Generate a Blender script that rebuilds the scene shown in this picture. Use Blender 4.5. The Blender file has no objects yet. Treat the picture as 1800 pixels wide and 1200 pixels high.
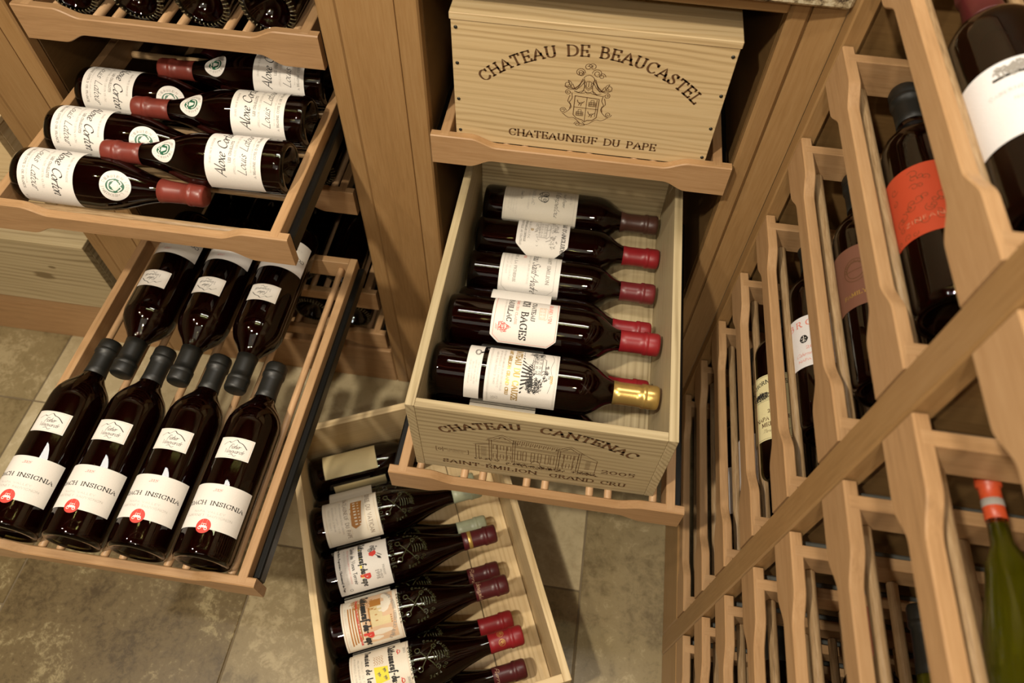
import bpy, bmesh, math, random
from mathutils import Vector, Matrix
random.seed(7)
PI = math.pi
SC = bpy.context.scene
COL = SC.collection

# ------------------------------------------------------------------ camera
def setup_camera():
    pitch, yaw, roll = -0.98111, 0.11330, 0.03712
    cp, sp = math.cos(pitch), math.sin(pitch)
    fw, up, rt = Vector((0, cp, sp)), Vector((0, -sp, cp)), Vector((1, 0, 0))
    R = Matrix.Rotation(yaw, 3, 'Z')
    fw, up, rt = R @ fw, R @ up, R @ rt
    c, s = math.cos(roll), math.sin(roll)
    r2, u2 = c*rt + s*up, -s*rt + c*up
    cam = bpy.data.cameras.new('camera')
    cam.sensor_width = 36.0
    cam.lens = 1254.415/1800*36.0
    cam.clip_start = 0.02
    o = bpy.data.objects.new('camera', cam)
    M = Matrix((r2, u2, -fw)).transposed().to_4x4()
    M.translation = Vector((0.21235, -0.77175, 1.38004))
    o.matrix_world = M
    cam.dof.use_dof = True
    cam.dof.focus_distance = 0.97
    cam.dof.aperture_fstop = 5.0
    COL.objects.link(o)
    SC.camera = o
setup_camera()

# ------------------------------------------------------------------ world, lamps, exposure
W = bpy.data.worlds.new('room_air'); SC.world = W; W.use_nodes = True
W.node_tree.nodes['Background'].inputs[0].default_value = (1.0, 0.86, 0.68, 1)
W.node_tree.nodes['Background'].inputs[1].default_value = 0.014
SC.view_settings.view_transform = 'Standard'
SC.view_settings.look = 'None'
SC.view_settings.gamma = 1.0
SC.view_settings.exposure = 0.13
SC.view_settings.use_curve_mapping = False

def lamp(loc, target, power, size, color=(1, .885, .715), kind='AREA', sy=None):
    l = bpy.data.lights.new('ceiling_light_or_fill', kind)
    l.energy = power; l.color = color
    if kind == 'AREA':
        l.size = size
        if sy: l.shape = 'RECTANGLE'; l.size_y = sy
        else: l.shape = 'DISK'
    o = bpy.data.objects.new('ceiling_light_or_fill', l)
    o.location = loc
    o.rotation_euler = (Vector(target) - Vector(loc)).to_track_quat('-Z', 'Y').to_euler()
    COL.objects.link(o)
    return o
LAMPS = [((-0.55, -1.15, 2.42), (0.0, -0.35, 0.3), 31, .09),
         ((0.50, -1.50, 2.42), (0.2, -0.3, 0.4), 7, .09),
         ((-1.15, -0.70, 2.42), (-0.1, -0.3, 0.3), 9, .09),
         ((0.05, -2.3, 2.42), (0.2, 0.0, 0.7), 12, .12)]
for a in LAMPS: lamp(*a)
lamp((-0.1, -1.6, 2.40), (0.1, -0.2, 0.3), 3, 1.3, color=(1, .9, .74), sy=.9)  # unseen broad fill, added to stand in for ceiling bounce
# two long light panels along the ceiling above the counter
lamp((0.25, 0.06, 2.41), (0.25, 0.06, 0), 14, 1.2, color=(1, .92, .83), sy=.17)
lamp((0.25, -0.14, 2.41), (0.25, -0.14, 0), 2.4, 1.2, color=(.93, .95, .55), sy=.05)

# ------------------------------------------------------------------ materials
def nt(name):
    m = bpy.data.materials.new(name); m.use_nodes = True
    t = m.node_tree
    b = t.nodes['Principled BSDF']
    return m, t, b
def N(t, typ, **kw):
    n = t.nodes.new(typ)
    for k, v in kw.items(): setattr(n, k, v)
    return n
def lk(t, a, b): t.links.new(a, b)
def flat(name, col, rough=.5, metal=0, spec=.5, coat=0, **kw):
    m, t, b = nt(name)
    b.inputs['Base Color'].default_value = (*col, 1)
    b.inputs['Roughness'].default_value = rough
    b.inputs['Metallic'].default_value = metal
    b.inputs['Specular IOR Level'].default_value = spec
    b.inputs['Coat Weight'].default_value = coat
    for k, v in kw.items(): b.inputs[k].default_value = v
    return m
def ramp(t, stops):
    r = N(t, 'ShaderNodeValToRGB')
    e = r.color_ramp.elements
    while len(e) < len(stops): e.new(.5)
    for i, (p, c) in enumerate(stops):
        e[i].position = p; e[i].color = (*c, 1)
    return r
def wood(name, axis, dark, mid, light, across=60, along=3.0, ring=.55, rough=.42, pore=.25, bump=.06, waves=9.0, wdist=3.0, freq=500, knots=()):
    """grain runs along the axis; cathedral figure from a distorted wave, pores from stretched noise"""
    m, t, b = nt(name)
    tc = N(t, 'ShaderNodeTexCoord')
    oi = N(t, 'ShaderNodeObjectInfo')
    mul = N(t, 'ShaderNodeVectorMath', operation='SCALE'); mul.inputs[0].default_value = (7.3, 5.1, 9.7)
    lk(t, oi.outputs['Random'], mul.inputs['Scale'])
    add = N(t, 'ShaderNodeVectorMath', operation='ADD')
    lk(t, tc.outputs['Object'], add.inputs[0]); lk(t, mul.outputs[0], add.inputs[1])
    def mp(sa, sl):
        s = [sa, sa, sa]; s['xyz'.index(axis)] = sl
        k = N(t, 'ShaderNodeMapping'); k.inputs['Scale'].default_value = s
        lk(t, add.outputs[0], k.inputs[0]); return k
    m1 = mp(waves, waves*.14)
    n0 = N(t, 'ShaderNodeTexNoise'); n0.inputs['Scale'].default_value = 1.0; n0.inputs['Detail'].default_value = 2.0
    lk(t, m1.outputs[0], n0.inputs[0])
    dt = N(t, 'ShaderNodeVectorMath', operation='DOT_PRODUCT')
    w_ = [freq, freq*.8, freq]; w_['xyz'.index(axis)] = 0; dt.inputs[1].default_value = w_
    lk(t, add.outputs[0], dt.inputs[0])
    mw = N(t, 'ShaderNodeMath', operation='MULTIPLY_ADD'); mw.inputs[1].default_value = wdist*6
    lk(t, n0.outputs[0], mw.inputs[0]); lk(t, dt.outputs['Value'], mw.inputs[2])
    sn0 = N(t, 'ShaderNodeMath', operation='SINE'); lk(t, mw.outputs[0], sn0.inputs[0])
    sn1 = N(t, 'ShaderNodeMath', operation='MULTIPLY_ADD'); sn1.inputs[1].default_value = .5; sn1.inputs[2].default_value = .5; lk(t, sn0.outputs[0], sn1.inputs[0])
    sn2 = N(t, 'ShaderNodeMath', operation='POWER'); sn2.inputs[1].default_value = 2.2; lk(t, sn1.outputs[0], sn2.inputs[0])
    sn = N(t, 'ShaderNodeMath', operation='MULTIPLY_ADD'); sn.inputs[1].default_value = -1.7; sn.inputs[2].default_value = .55; lk(t, sn2.outputs[0], sn.inputs[0])
    m2 = mp(across, along)
    n1 = N(t, 'ShaderNodeTexNoise'); n1.inputs['Scale'].default_value = 4.0; n1.inputs['Detail'].default_value = 5; n1.inputs['Roughness'].default_value = .65
    lk(t, m2.outputs[0], n1.inputs[0])
    m3 = mp(5, 1.2)
    n2 = N(t, 'ShaderNodeTexNoise'); n2.inputs['Scale'].default_value = 1.0; n2.inputs['Detail'].default_value = 3
    lk(t, m3.outputs[0], n2.inputs[0])
    s1 = N(t, 'ShaderNodeMath', operation='MULTIPLY_ADD'); s1.inputs[1].default_value = .22*ring; s1.inputs[2].default_value = .28
    lk(t, sn.outputs[0], s1.inputs[0])
    s2 = N(t, 'ShaderNodeMath', operation='MULTIPLY_ADD'); s2.inputs[1].default_value = pore
    lk(t, n1.outputs[0], s2.inputs[0]); lk(t, s1.outputs[0], s2.inputs[2]); s1.inputs[2].default_value = .53-.5*pore-.175
    s3 = N(t, 'ShaderNodeMath', operation='MULTIPLY_ADD'); s3.inputs[1].default_value = .35
    lk(t, n2.outputs[0], s3.inputs[0]); lk(t, s2.outputs[0], s3.inputs[2])
    ma = N(t, 'ShaderNodeMapRange'); ma.inputs['From Min'].default_value = .35; ma.inputs['From Max'].default_value = .65; ma.inputs['To Min'].default_value = .06*ring; ma.inputs['To Max'].default_value = .36*ring
    m4 = mp(22, 2.2); n4 = N(t, 'ShaderNodeTexNoise'); n4.inputs['Scale'].default_value = 1.0; n4.inputs['Detail'].default_value = 2
    lk(t, m4.outputs[0], n4.inputs[0]); lk(t, n4.outputs[0], ma.inputs['Value']); lk(t, ma.outputs[0], s1.inputs[1])
    last = s3
    for kx, ky, kz, kr in knots:
        dd = N(t, 'ShaderNodeVectorMath', operation='DISTANCE'); sc_ = N(t, 'ShaderNodeMapping'); sc_.inputs['Scale'].default_value = (.55, 0, 1)
        lk(t, tc.outputs['Object'], sc_.inputs[0]); lk(t, sc_.outputs[0], dd.inputs[0]); dd.inputs[1].default_value = (kx*.55, 0, kz)
        mr = N(t, 'ShaderNodeMapRange'); mr.interpolation_type = 'SMOOTHSTEP'; mr.inputs['From Min'].default_value = kr*.35; mr.inputs['From Max'].default_value = kr*1.4; mr.inputs['To Min'].default_value = -.55; mr.inputs['To Max'].default_value = 0
        lk(t, dd.outputs['Value'], mr.inputs['Value'])
        ad2 = N(t, 'ShaderNodeMath', operation='ADD'); lk(t, last.outputs[0], ad2.inputs[0]); lk(t, mr.outputs[0], ad2.inputs[1]); last = ad2
    r = ramp(t, [(.22, dark), (.5, mid), (.82, light)])
    lk(t, last.outputs[0], r.inputs[0])
    hs = N(t, 'ShaderNodeHueSaturation')
    v = N(t, 'ShaderNodeMath', operation='MULTIPLY_ADD'); v.inputs[1].default_value = .16; v.inputs[2].default_value = .92
    lk(t, oi.outputs['Random'], v.inputs[0]); lk(t, v.outputs[0], hs.inputs['Value'])
    lk(t, r.outputs[0], hs.inputs['Color']); lk(t, hs.outputs[0], b.inputs['Base Color'])
    b.inputs['Roughness'].default_value = rough
    b.inputs['Specular IOR Level'].default_value = .35
    bp = N(t, 'ShaderNodeBump'); bp.inputs['Strength'].default_value = bump; bp.inputs['Distance'].default_value = .002
    lk(t, n1.outputs[0], bp.inputs['Height']); lk(t, bp.outputs[0], b.inputs['Normal'])
    return m
ALD = dict(dark=(.215, .12, .052), mid=(.395, .232, .108), light=(.52, .335, .175))
PAN = dict(dark=(.18, .098, .033), mid=(.305, .174, .068), light=(.405, .255, .115))
PIN = dict(dark=(.36, .235, .10), mid=(.66, .495, .265), light=(.78, .635, .39))
GRY = dict(dark=(.20, .145, .07), mid=(.41, .325, .18), light=(.57, .47, .29))
M = {}
for ax in 'xyz':
    M['rail_'+ax] = wood('alder_'+ax, ax, **ALD, across=90, along=6, ring=.13, waves=9, wdist=5, freq=260, pore=.45, rough=.45)
    M['panel_'+ax] = wood('stained_panel_'+ax, ax, **PAN, across=75, along=5, ring=.10, waves=6, wdist=6, freq=110, pore=.45, rough=.36)
    M['pine_'+ax] = wood('pale_pine_'+ax, ax, **PIN, across=75, along=1.2, ring=.30, waves=16, wdist=5.0, freq=640, pore=.42, rough=.5)
    M['oldpine_'+ax] = wood('weathered_pine_'+ax, ax, **GRY, across=90, along=1.4, ring=.42, waves=13, wdist=5.0, freq=620, pore=.55, rough=.6)
    M['inner_'+ax] = wood('shade_darkened_stain_'+ax, ax, (.085, .045, .014), (.155, .088, .032), (.21, .125, .05), across=75, along=5, ring=.1, waves=6, wdist=6, freq=110, pore=.45, rough=.4)  # panel stain with the interior shade darkened into its colour
    M['knotty_'+ax] = wood('knotty_pine_'+ax, ax, **GRY, across=80, along=1.2, ring=.5, waves=13, wdist=5.0, freq=520, pore=.5, rough=.6, knots=((.203, 0, .093, .011), (.236, 0, .125, .004)))
M['dowel'] = wood('beech_dowel', 'y', (.30, .17, .08), (.50, .31, .16), (.64, .43, .25), across=110, along=8, ring=.1, pore=.6)
M['dowelg'] = wood('oak_dowel', 'x', (.12, .075, .035), (.34, .22, .11), (.52, .38, .22), across=170, along=10, ring=.1, pore=.9)
M['metal'] = flat('black_slide_metal', (.012, .012, .011), .32, .6)
M['steel'] = flat('grey_slide_steel', (.20, .21, .19), .5, .7)
M['ink'] = flat('burnt_brown_ink', (.115, .052, .016), .8)
M['black'] = flat('black_ink', (.02, .018, .016), .7)
M['grey'] = flat('grey_ink', (.30, .28, .25), .7)
M['red'] = flat('red_ink', (.62, .05, .035), .6)
M['pink'] = flat('pale_red_ink', (.78, .28, .22), .6)
M['gold'] = flat('gold_ink', (.55, .36, .09), .35, .5)
M['sepia'] = flat('sepia_ink', (.40, .17, .03), .6)
M['tan'] = flat('tan_ink', (.66, .45, .28), .7)
M['green'] = flat('green_ink', (.015, .11, .055), .5)
M['yellow'] = flat('yellow_ink', (.80, .66, .03), .6)
M['white'] = flat('white_ink', (.82, .80, .76), .6)
M['nail'] = flat('dark_nail', (.06, .06, .05), .4, .8)
def paper(name, col, rough=.55):
    m, t, b = nt(name)
    tc = N(t, 'ShaderNodeTexCoord')
    n = N(t, 'ShaderNodeTexNoise'); n.inputs['Scale'].default_value = 900
    lk(t, tc.outputs['Object'], n.inputs[0])
    r = ramp(t, [(.3, tuple(c*.93 for c in col)), (.7, col)])
    lk(t, n.outputs[0], r.inputs[0]); lk(t, r.outputs[0], b.inputs['Base Color'])
    b.inputs['Roughness'].default_value = rough; b.inputs['Specular IOR Level'].default_value = .4
    return m
M['p_white'] = paper('label_paper_white', (.78, .74, .68))
M['p_bright'] = paper('label_paper_bright', (.82, .80, .80))
M['p_cream'] = paper('label_paper_cream', (.78, .71, .58), .4)
M['p_yellow'] = paper('label_paper_yellow', (.86, .78, .44))
M['p_grey'] = paper('label_paper_dull', (.60, .55, .45))
M['p_old'] = paper('label_paper_aged', (.68, .56, .30))
M['p_red'] = flat('label_red', (.50, .062, .02), .6)
M['p_brown'] = flat('label_brown', (.18, .075, .045), .6)
def capsule_mat(name, col, rough=.38, metal=0.0):
    m, t, b = nt(name)
    tc = N(t, 'ShaderNodeTexCoord')
    n = N(t, 'ShaderNodeTexNoise'); n.inputs['Scale'].default_value = 60; n.inputs['Detail'].default_value = 4
    lk(t, tc.outputs['Object'], n.inputs[0])
    r = ramp(t, [(.3, tuple(c*.78 for c in col)), (.7, col)])
    lk(t, n.outputs[0], r.inputs[0]); lk(t, r.outputs[0], b.inputs['Base Color'])
    b.inputs['Roughness'].default_value = rough; b.inputs['Metallic'].default_value = metal
    return m
M['c_black'] = capsule_mat('foil_black', (.011, .011, .009), .45)
M['c_brick'] = capsule_mat('foil_brick', (.20, .036, .024), .36)
M['c_maroon'] = capsule_mat('foil_maroon', (.085, .012, .014), .36)
M['c_wine'] = capsule_mat('foil_wine', (.14, .014, .016), .36)
M['c_red'] = capsule_mat('foil_red', (.24, .010, .014), .4)
M['c_gold'] = capsule_mat('foil_gold', (.62, .42, .13), .3, .75)
M['c_pale'] = capsule_mat('foil_pale_green', (.36, .39, .26), .42)
M['c_brown'] = capsule_mat('foil_brown', (.06, .022, .014), .36)
M['c_orange'] = capsule_mat('foil_orange', (.52, .07, .02), .4)
M['wine'] = flat('red_wine', (.036, .003, .005), .10, spec=.5)
M['wine2'] = flat('white_wine', (.16, .15, .02), .12)
def glass(name, col, rough=.015):
    m, t, b = nt(name)
    b.inputs['Base Color'].default_value = (*col, 1)
    b.inputs['Transmission Weight'].default_value = 1.0
    b.inputs['Roughness'].default_value = rough
    b.inputs['IOR'].default_value = 1.5
    return m
M['glass'] = glass('dark_green_glass', (.18, .17, .07))
M['rim'] = flat('glass_rim_glint', (.13, .11, .055), .12, spec=.8, coat=.5)
M['relief'] = flat('moulded_glass_relief', (.045, .045, .016), .07, spec=.9, coat=.6)
M['glass2'] = glass('olive_glass', (.55, .58, .12))

# travertine, granite, plaster
def stone(name, a, bcol, c, s=3.0, off=(0, 0, 0)):
    m, t, b = nt(name)
    tc = N(t, 'ShaderNodeTexCoord'); oi = N(t, 'ShaderNodeObjectInfo')
    mul = N(t, 'ShaderNodeVectorMath', operation='SCALE'); mul.inputs[0].default_value = (17, 11, 5)
    lk(t, oi.outputs['Random'], mul.inputs['Scale'])
    ad = N(t, 'ShaderNodeVectorMath', operation='ADD'); lk(t, tc.outputs['Object'], ad.inputs[0]); lk(t, mul.outputs[0], ad.inputs[1])
    n1 = N(t, 'ShaderNodeTexNoise'); n1.inputs['Scale'].default_value = s*1.6; n1.inputs['Detail'].default_value = 4; n1.inputs['Distortion'].default_value = .6
    n2 = N(t, 'ShaderNodeTexNoise'); n2.inputs['Scale'].default_value = s*14; n2.inputs['Detail'].default_value = 8; n2.inputs['Roughness'].default_value = .78; n2.inputs['Distortion'].default_value = .35
    for n in (n1, n2): lk(t, ad.outputs[0], n.inputs[0])
    mx = N(t, 'ShaderNodeMath', operation='MULTIPLY_ADD'); mx.inputs[1].default_value = .55
    hf = N(t, 'ShaderNodeMath', operation='MULTIPLY'); hf.inputs[1].default_value = .5
    lk(t, n1.outputs[0], hf.inputs[0]); lk(t, n2.outputs[0], mx.inputs[0]); lk(t, hf.outputs[0], mx.inputs[2])
    r = ramp(t, [(.42, a), (.53, bcol), (.57, bcol), (.64, c)])
    lk(t, mx.outputs[0], r.inputs[0])
    lk(t, r.outputs[0], b.inputs['Base Color'])
    b.inputs['Roughness'].default_value = .38
    bp = N(t, 'ShaderNodeBump'); bp.inputs['Strength'].default_value = .12; bp.inputs['Distance'].default_value = .002
    lk(t, n2.outputs[0], bp.inputs['Height']); lk(t, bp.outputs[0], b.inputs['Normal'])
    return m
M['tile_a'] = stone('travertine_brown', (.075, .050, .018), (.155, .112, .048), (.34, .28, .145), 5.2)
M['tile_b'] = stone('travertine_tan', (.14, .103, .046), (.25, .195, .098), (.38, .31, .175), 3.0)
M['tile_c'] = stone('travertine_pale', (.34, .275, .155), (.45, .375, .225), (.56, .48, .31), 2.0)
M['grout'] = flat('grout', (.17, .13, .075), .8)
M['wall'] = flat('ochre_plaster', (.28, .20, .11), .8)
M['ceil'] = wood('mahogany_ceiling', 'x', (.12, .014, .010), (.22, .035, .024), (.32, .07, .045), across=20, along=1, ring=.3, rough=.4)
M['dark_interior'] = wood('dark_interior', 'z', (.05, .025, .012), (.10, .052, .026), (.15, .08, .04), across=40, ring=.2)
def granite():
    m, t, b = nt('speckled_granite')
    tc = N(t, 'ShaderNodeTexCoord')
    v = N(t, 'ShaderNodeTexNoise'); v.inputs['Scale'].default_value = 110; v.inputs['Detail'].default_value = 5; v.inputs['Roughness'].default_value = .8
    lk(t, tc.outputs['Object'], v.inputs[0])
    r = ramp(t, [(.38, (.05, .035, .025)), (.48, (.34, .27, .16)), (.58, (.60, .53, .37)), (.70, (.30, .30, .24))])
    lk(t, v.outputs[0], r.inputs[0]); lk(t, r.outputs[0], b.inputs['Base Color'])
    b.inputs['Roughness'].default_value = .2
    return m
M['granite'] = granite()

# ------------------------------------------------------------------ mesh helpers
class MB:
    def __init__(s): s.v = []; s.f = []; s.sm = []
    def add(s, vs, fs, smooth=False):
        b = len(s.v); s.v += [tuple(p) for p in vs]
        for f in fs: s.f.append(tuple(b+i for i in f)); s.sm.append(smooth)
    def box(s, x0, x1, y0, y1, z0, z1, c=.0008):
        """box with chamfered edges"""
        c = min(c, abs(x1-x0)/3, abs(y1-y0)/3, abs(z1-z0)/3)
        vs = []; idx = {}
        for i, x in enumerate((x0, x1)):
            for j, y in enumerate((y0, y1)):
                for k, z in enumerate((z0, z1)):
                    dx, dy, dz = (c, -c)[i], (c, -c)[j], (c, -c)[k]
                    for ax, p in (('x', (x, y+dy, z+dz)), ('y', (x+dx, y, z+dz)), ('z', (x+dx, y+dy, z))):
                        idx[i, j, k, ax] = len(vs); vs.append(p)
        fs = []
        for i in (0, 1):
            q = [idx[i, j, k, 'x'] for j, k in ((0, 0), (1, 0), (1, 1), (0, 1))]; fs.append(q if i else q[::-1])
            q = [idx[j, i, k, 'y'] for j, k in ((0, 0), (1, 0), (1, 1), (0, 1))]; fs.append(q[::-1] if i else q)
            q = [idx[j, k, i, 'z'] for j, k in ((0, 0), (1, 0), (1, 1), (0, 1))]; fs.append(q if i else q[::-1])
        for i in (0, 1):
            for j in (0, 1):
                fs.append([idx[i, j, 0, 'x'], idx[i, j, 0, 'y'], idx[i, j, 1, 'y'], idx[i, j, 1, 'x']])
                fs.append([idx[i, 0, j, 'x'], idx[i, 0, j, 'z'], idx[i, 1, j, 'z'], idx[i, 1, j, 'x']])
                fs.append([idx[0, i, j, 'y'], idx[0, i, j, 'z'], idx[1, i, j, 'z'], idx[1, i, j, 'y']])
                for k in (0, 1): fs.append([idx[i, j, k, a] for a in 'xyz'])
        s.add(vs, fs)
    def lathe(s, prof, n=40, M_=None, smooth=True, closed_ends=False):
        """prof: list of (r, z) about local Z"""
        vs = []; fs = []
        for r, z in prof:
            for i in range(n):
                a = 2*PI*i/n; p = Vector((r*math.cos(a), r*math.sin(a), z))
                vs.append(M_ @ p if M_ else p)
        for j in range(len(prof)-1):
            for i in range(n):
                k = (i+1) % n
                fs.append((j*n+i, j*n+k, (j+1)*n+k, (j+1)*n+i))
        if closed_ends:
            fs.append(tuple(range(n))[::-1]); fs.append(tuple((len(prof)-1)*n+i for i in range(n)))
        s.add(vs, fs, smooth)
    def rod(s, a, b, r, n=14):
        a, b = Vector(a), Vector(b); d = b-a
        q = d.to_track_quat('Z', 'Y').to_matrix().to_4x4(); q.translation = a
        L = d.length
        s.lathe([(r*.8, 0), (r, r*.3), (r, L-r*.3), (r*.8, L)], n, q, True, True)
    def mesh(s, name, mat=None, fix=True):
        me = bpy.data.meshes.new(name)
        me.from_pydata(s.v, [], s.f)
        me.polygons.foreach_set('use_smooth', s.sm)
        if fix:
            bm = bmesh.new(); bm.from_mesh(me); bmesh.ops.recalc_face_normals(bm, faces=bm.faces); bm.to_mesh(me); bm.free()
        if mat: me.materials.append(M[mat] if isinstance(mat, str) else mat)
        me.update()
        return me
def link(name, me, parent=None, mtx=None, label=None):
    o = bpy.data.objects.new(name, me); COL.objects.link(o)
    if parent: o.parent = parent
    if mtx is not None: o.matrix_local = mtx
    if label: o['label'] = label
    return o
def part(name, mb, mat, parent=None, label=None, mtx=None, fix=True):
    return link(name, mb.mesh(name, mat, fix), parent, mtx, label)
def thing(name, label, cat, mtx=None, group=None, loc=None):
    o = bpy.data.objects.new(name, None); COL.objects.link(o)
    o.empty_display_size = .02
    if mtx is not None: o.matrix_world = mtx
    if loc is not None: o.location = loc
    o['label'] = label; o['category'] = cat
    if group: o['group'] = group
    return o
def struct(o): o['kind'] = 'structure'; return o

# ------------------------------------------------------------------ pen lettering
CAPS = {
 'A': (.74, '0,0 .36,1 .72,0;.13,.34 .58,.34'), 'B': (.62, '.08,0 .08,1;~.08,1 .38,.98 .5,.77 .38,.56 .08,.54;~.08,.54 .44,.52 .6,.28 .44,.02 .08,0'),
 'C': (.72, '~.68,.8 .52,.97 .3,.98 .09,.8 .03,.5 .09,.2 .3,.02 .52,.03 .68,.2'), 'D': (.76, '.08,0 .08,1;~.08,1 .44,.97 .68,.78 .74,.5 .68,.22 .44,.03 .08,0'),
 'E': (.6, '.08,0 .08,1;.08,1 .56,1;.08,.53 .46,.53;.08,0 .58,0'), 'F': (.56, '.08,0 .08,1;.08,1 .54,1;.08,.53 .44,.53'),
 'G': (.76, '~.68,.82 .52,.97 .3,.98 .09,.8 .03,.5 .09,.2 .3,.02 .52,.03 .68,.14;.68,.1 .68,.44'), 'H': (.76, '.08,0 .08,1;.68,0 .68,1;.08,.52 .68,.52'),
 'I': (.24, '.12,0 .12,1'), 'L': (.58, '.08,1 .08,0;.08,0 .56,0'), 'M': (.88, '.08,0 .1,1;.1,1 .44,.1;.44,.1 .78,1;.78,1 .8,0'),
 'N': (.86, '.08,0 .08,1;.08,1 .78,0;.78,0 .78,1'), 'O': (.8, '~.4,.98 .12,.82 .03,.5 .12,.18 .4,.02 .68,.18 .77,.5 .68,.82 .4,.98'),
 'P': (.6, '.08,0 .08,1;~.08,1 .42,.98 .56,.74 .42,.5 .08,.48'), 'R': (.7, '.08,0 .08,1;~.08,1 .4,.98 .54,.76 .4,.52 .08,.5;.34,.5 .66,0'),
 'S': (.54, '~.48,.82 .34,.97 .16,.96 .06,.78 .14,.6 .38,.44 .49,.26 .38,.06 .18,.02 .04,.18'), 'T': (.66, '.33,0 .33,1;.02,1 .64,1'),
 'U': (.74, '.08,1 .08,.34;~.08,.34 .14,.1 .36,.0 .58,.1 .64,.34;.64,.34 .64,1'), 'V': (.72, '0,1 .36,0 .72,1'), 'W': (1., '0,1 .25,0 .5,.9 .75,0 1,1'),
 'X': (.7, '0,1 .68,0;.68,1 0,0'), 'Z': (.62, '.04,1 .58,1;.58,1 .03,0;.03,0 .6,0'), 'J': (.4, '~.3,1 .3,.2 .2,.0 .02,.02'), 'Y': (.7, '0,1 .35,.5 .7,1;.35,.5 .35,0'), 'K': (.7, '.08,0 .08,1;.6,1 .1,.45;.25,.6 .66,0'),
 '-': (.4, '.06,.4 .34,.4'), "'": (.2, '.12,1 .07,.76'), '.': (.2, '.08,.0 .1,.06'), '&': (.7, '~.66,0 .2,.6 .2,.9 .4,.95 .45,.7 .1,.35 .1,.08 .4,0 .64,.4'), ' ': (.42, ''),
 '0': (.6, '~.3,.98 .08,.78 .03,.5 .08,.22 .3,.02 .52,.22 .57,.5 .52,.78 .3,.98'), '1': (.34, '.06,.8 .18,1 .18,0'), '2': (.56, '~.05,.74 .14,.95 .36,.97 .5,.75 .4,.45 .03,0;.03,0 .54,0'),
 '3': (.52, '~.06,.86 .24,.98 .44,.8 .36,.58 .2,.52 .42,.44 .48,.2 .3,.01 .04,.12'), '4': (.56, '.4,0 .4,1;.4,1 .02,.3;.02,.3 .56,.3'), '5': (.54, '.48,1 .12,1;.12,1 .08,.54;~.08,.54 .34,.6 .5,.34 .36,.04 .04,.06'),
 '6': (.54, '~.46,.94 .18,.8 .05,.4 .12,.06 .34,.02 .5,.28 .36,.54 .1,.42'), '8': (.54, '~.27,.98 .1,.8 .27,.54 .48,.26 .27,.01 .06,.26 .27,.54 .44,.8 .27,.98'), '9': (.54, '~.08,.06 .36,.2 .49,.6 .42,.94 .2,.98 .04,.72 .18,.46 .44,.58'),
}
LOW = {
 'a': (.5, '~.42,.46 .24,.54 .07,.34 .08,.08 .22,0 .38,.14 .43,.42;~.44,.52 .4,.14 .46,.0 .56,.08'), 'b': (.48, '.08,1 .06,.06;~.06,.06 .24,-.02 .42,.18 .4,.46 .24,.54 .07,.38'),
 'c': (.42, '~.38,.44 .24,.55 .07,.36 .08,.1 .22,0 .42,.12'), 'd': (.5, '~.4,.44 .22,.54 .07,.32 .09,.06 .24,0 .4,.16;.46,1 .42,.06'),
 'e': (.42, '~.07,.24 .26,.3 .36,.44 .24,.55 .08,.38 .07,.14 .2,0 .42,.12'), 'f': (.34, '~.4,.9 .28,1 .18,.84 .14,.3 .1,-.3;.02,.52 .32,.54'), 'g': (.48, '~.4,.44 .22,.54 .07,.32 .1,.04 .26,.02 .4,.2;~.44,.54 .4,-.1 .24,-.3 .04,-.2'),
 'h': (.5, '.08,1 .05,0;~.07,.34 .24,.54 .36,.46 .34,.1 .42,0 .52,.08'), 'i': (.24, '~.08,.52 .06,.12 .12,0 .24,.1;.11,.72 .12,.76'), 'l': (.24, '~.1,1 .06,.14 .12,0 .24,.1'),
 'm': (.74, '.06,.54 .04,0;~.06,.36 .2,.54 .32,.46 .3,0;~.32,.36 .46,.54 .58,.46 .56,.1 .64,0 .74,.08'), 'n': (.5, '.06,.54 .04,0;~.06,.34 .22,.54 .36,.46 .34,.1 .42,0 .52,.08'),
 'o': (.46, '~.24,.54 .07,.36 .08,.08 .22,0 .38,.14 .4,.4 .24,.54'), 'p': (.48, '.08,.56 .04,-.36;~.06,.06 .24,-.02 .42,.18 .4,.46 .24,.54 .07,.38'), 'r': (.38, '.06,.54 .04,0;~.06,.3 .18,.5 .34,.52'),
 's': (.36, '~.32,.46 .18,.55 .07,.42 .2,.28 .3,.12 .16,-.01 .03,.08'), 't': (.32, '~.16,.9 .1,.16 .16,0 .3,.08;.0,.54 .3,.56'), 'u': (.5, '~.07,.54 .05,.14 .16,0 .34,.12 .4,.5;~.4,.54 .38,.12 .44,0 .54,.08'),
 'v': (.46, '.03,.54 .2,0 .42,.54'), 'x': (.46, '.04,.54 .4,0;.42,.54 .02,0'), 'y': (.46, '.04,.54 .22,.04;~.44,.54 .22,0 .02,-.3'), 'z': (.42, '.04,.52 .38,.52;.38,.52 .04,0;.04,0 .4,0'),
 'q': (.46, '~.24,.54 .07,.36 .08,.08 .22,0 .38,.14 .4,.4;.42,.5 .4,-.36'), 'w': (.66, '.03,.54 .17,0 .33,.5 .48,0 .63,.54'), 'k': (.46, '.06,1 .04,0;.4,.52 .06,.22;.14,.3 .44,0'), 'j': (.2, '~.1,.52 .08,-.2 -.06,-.3'),
}
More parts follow.
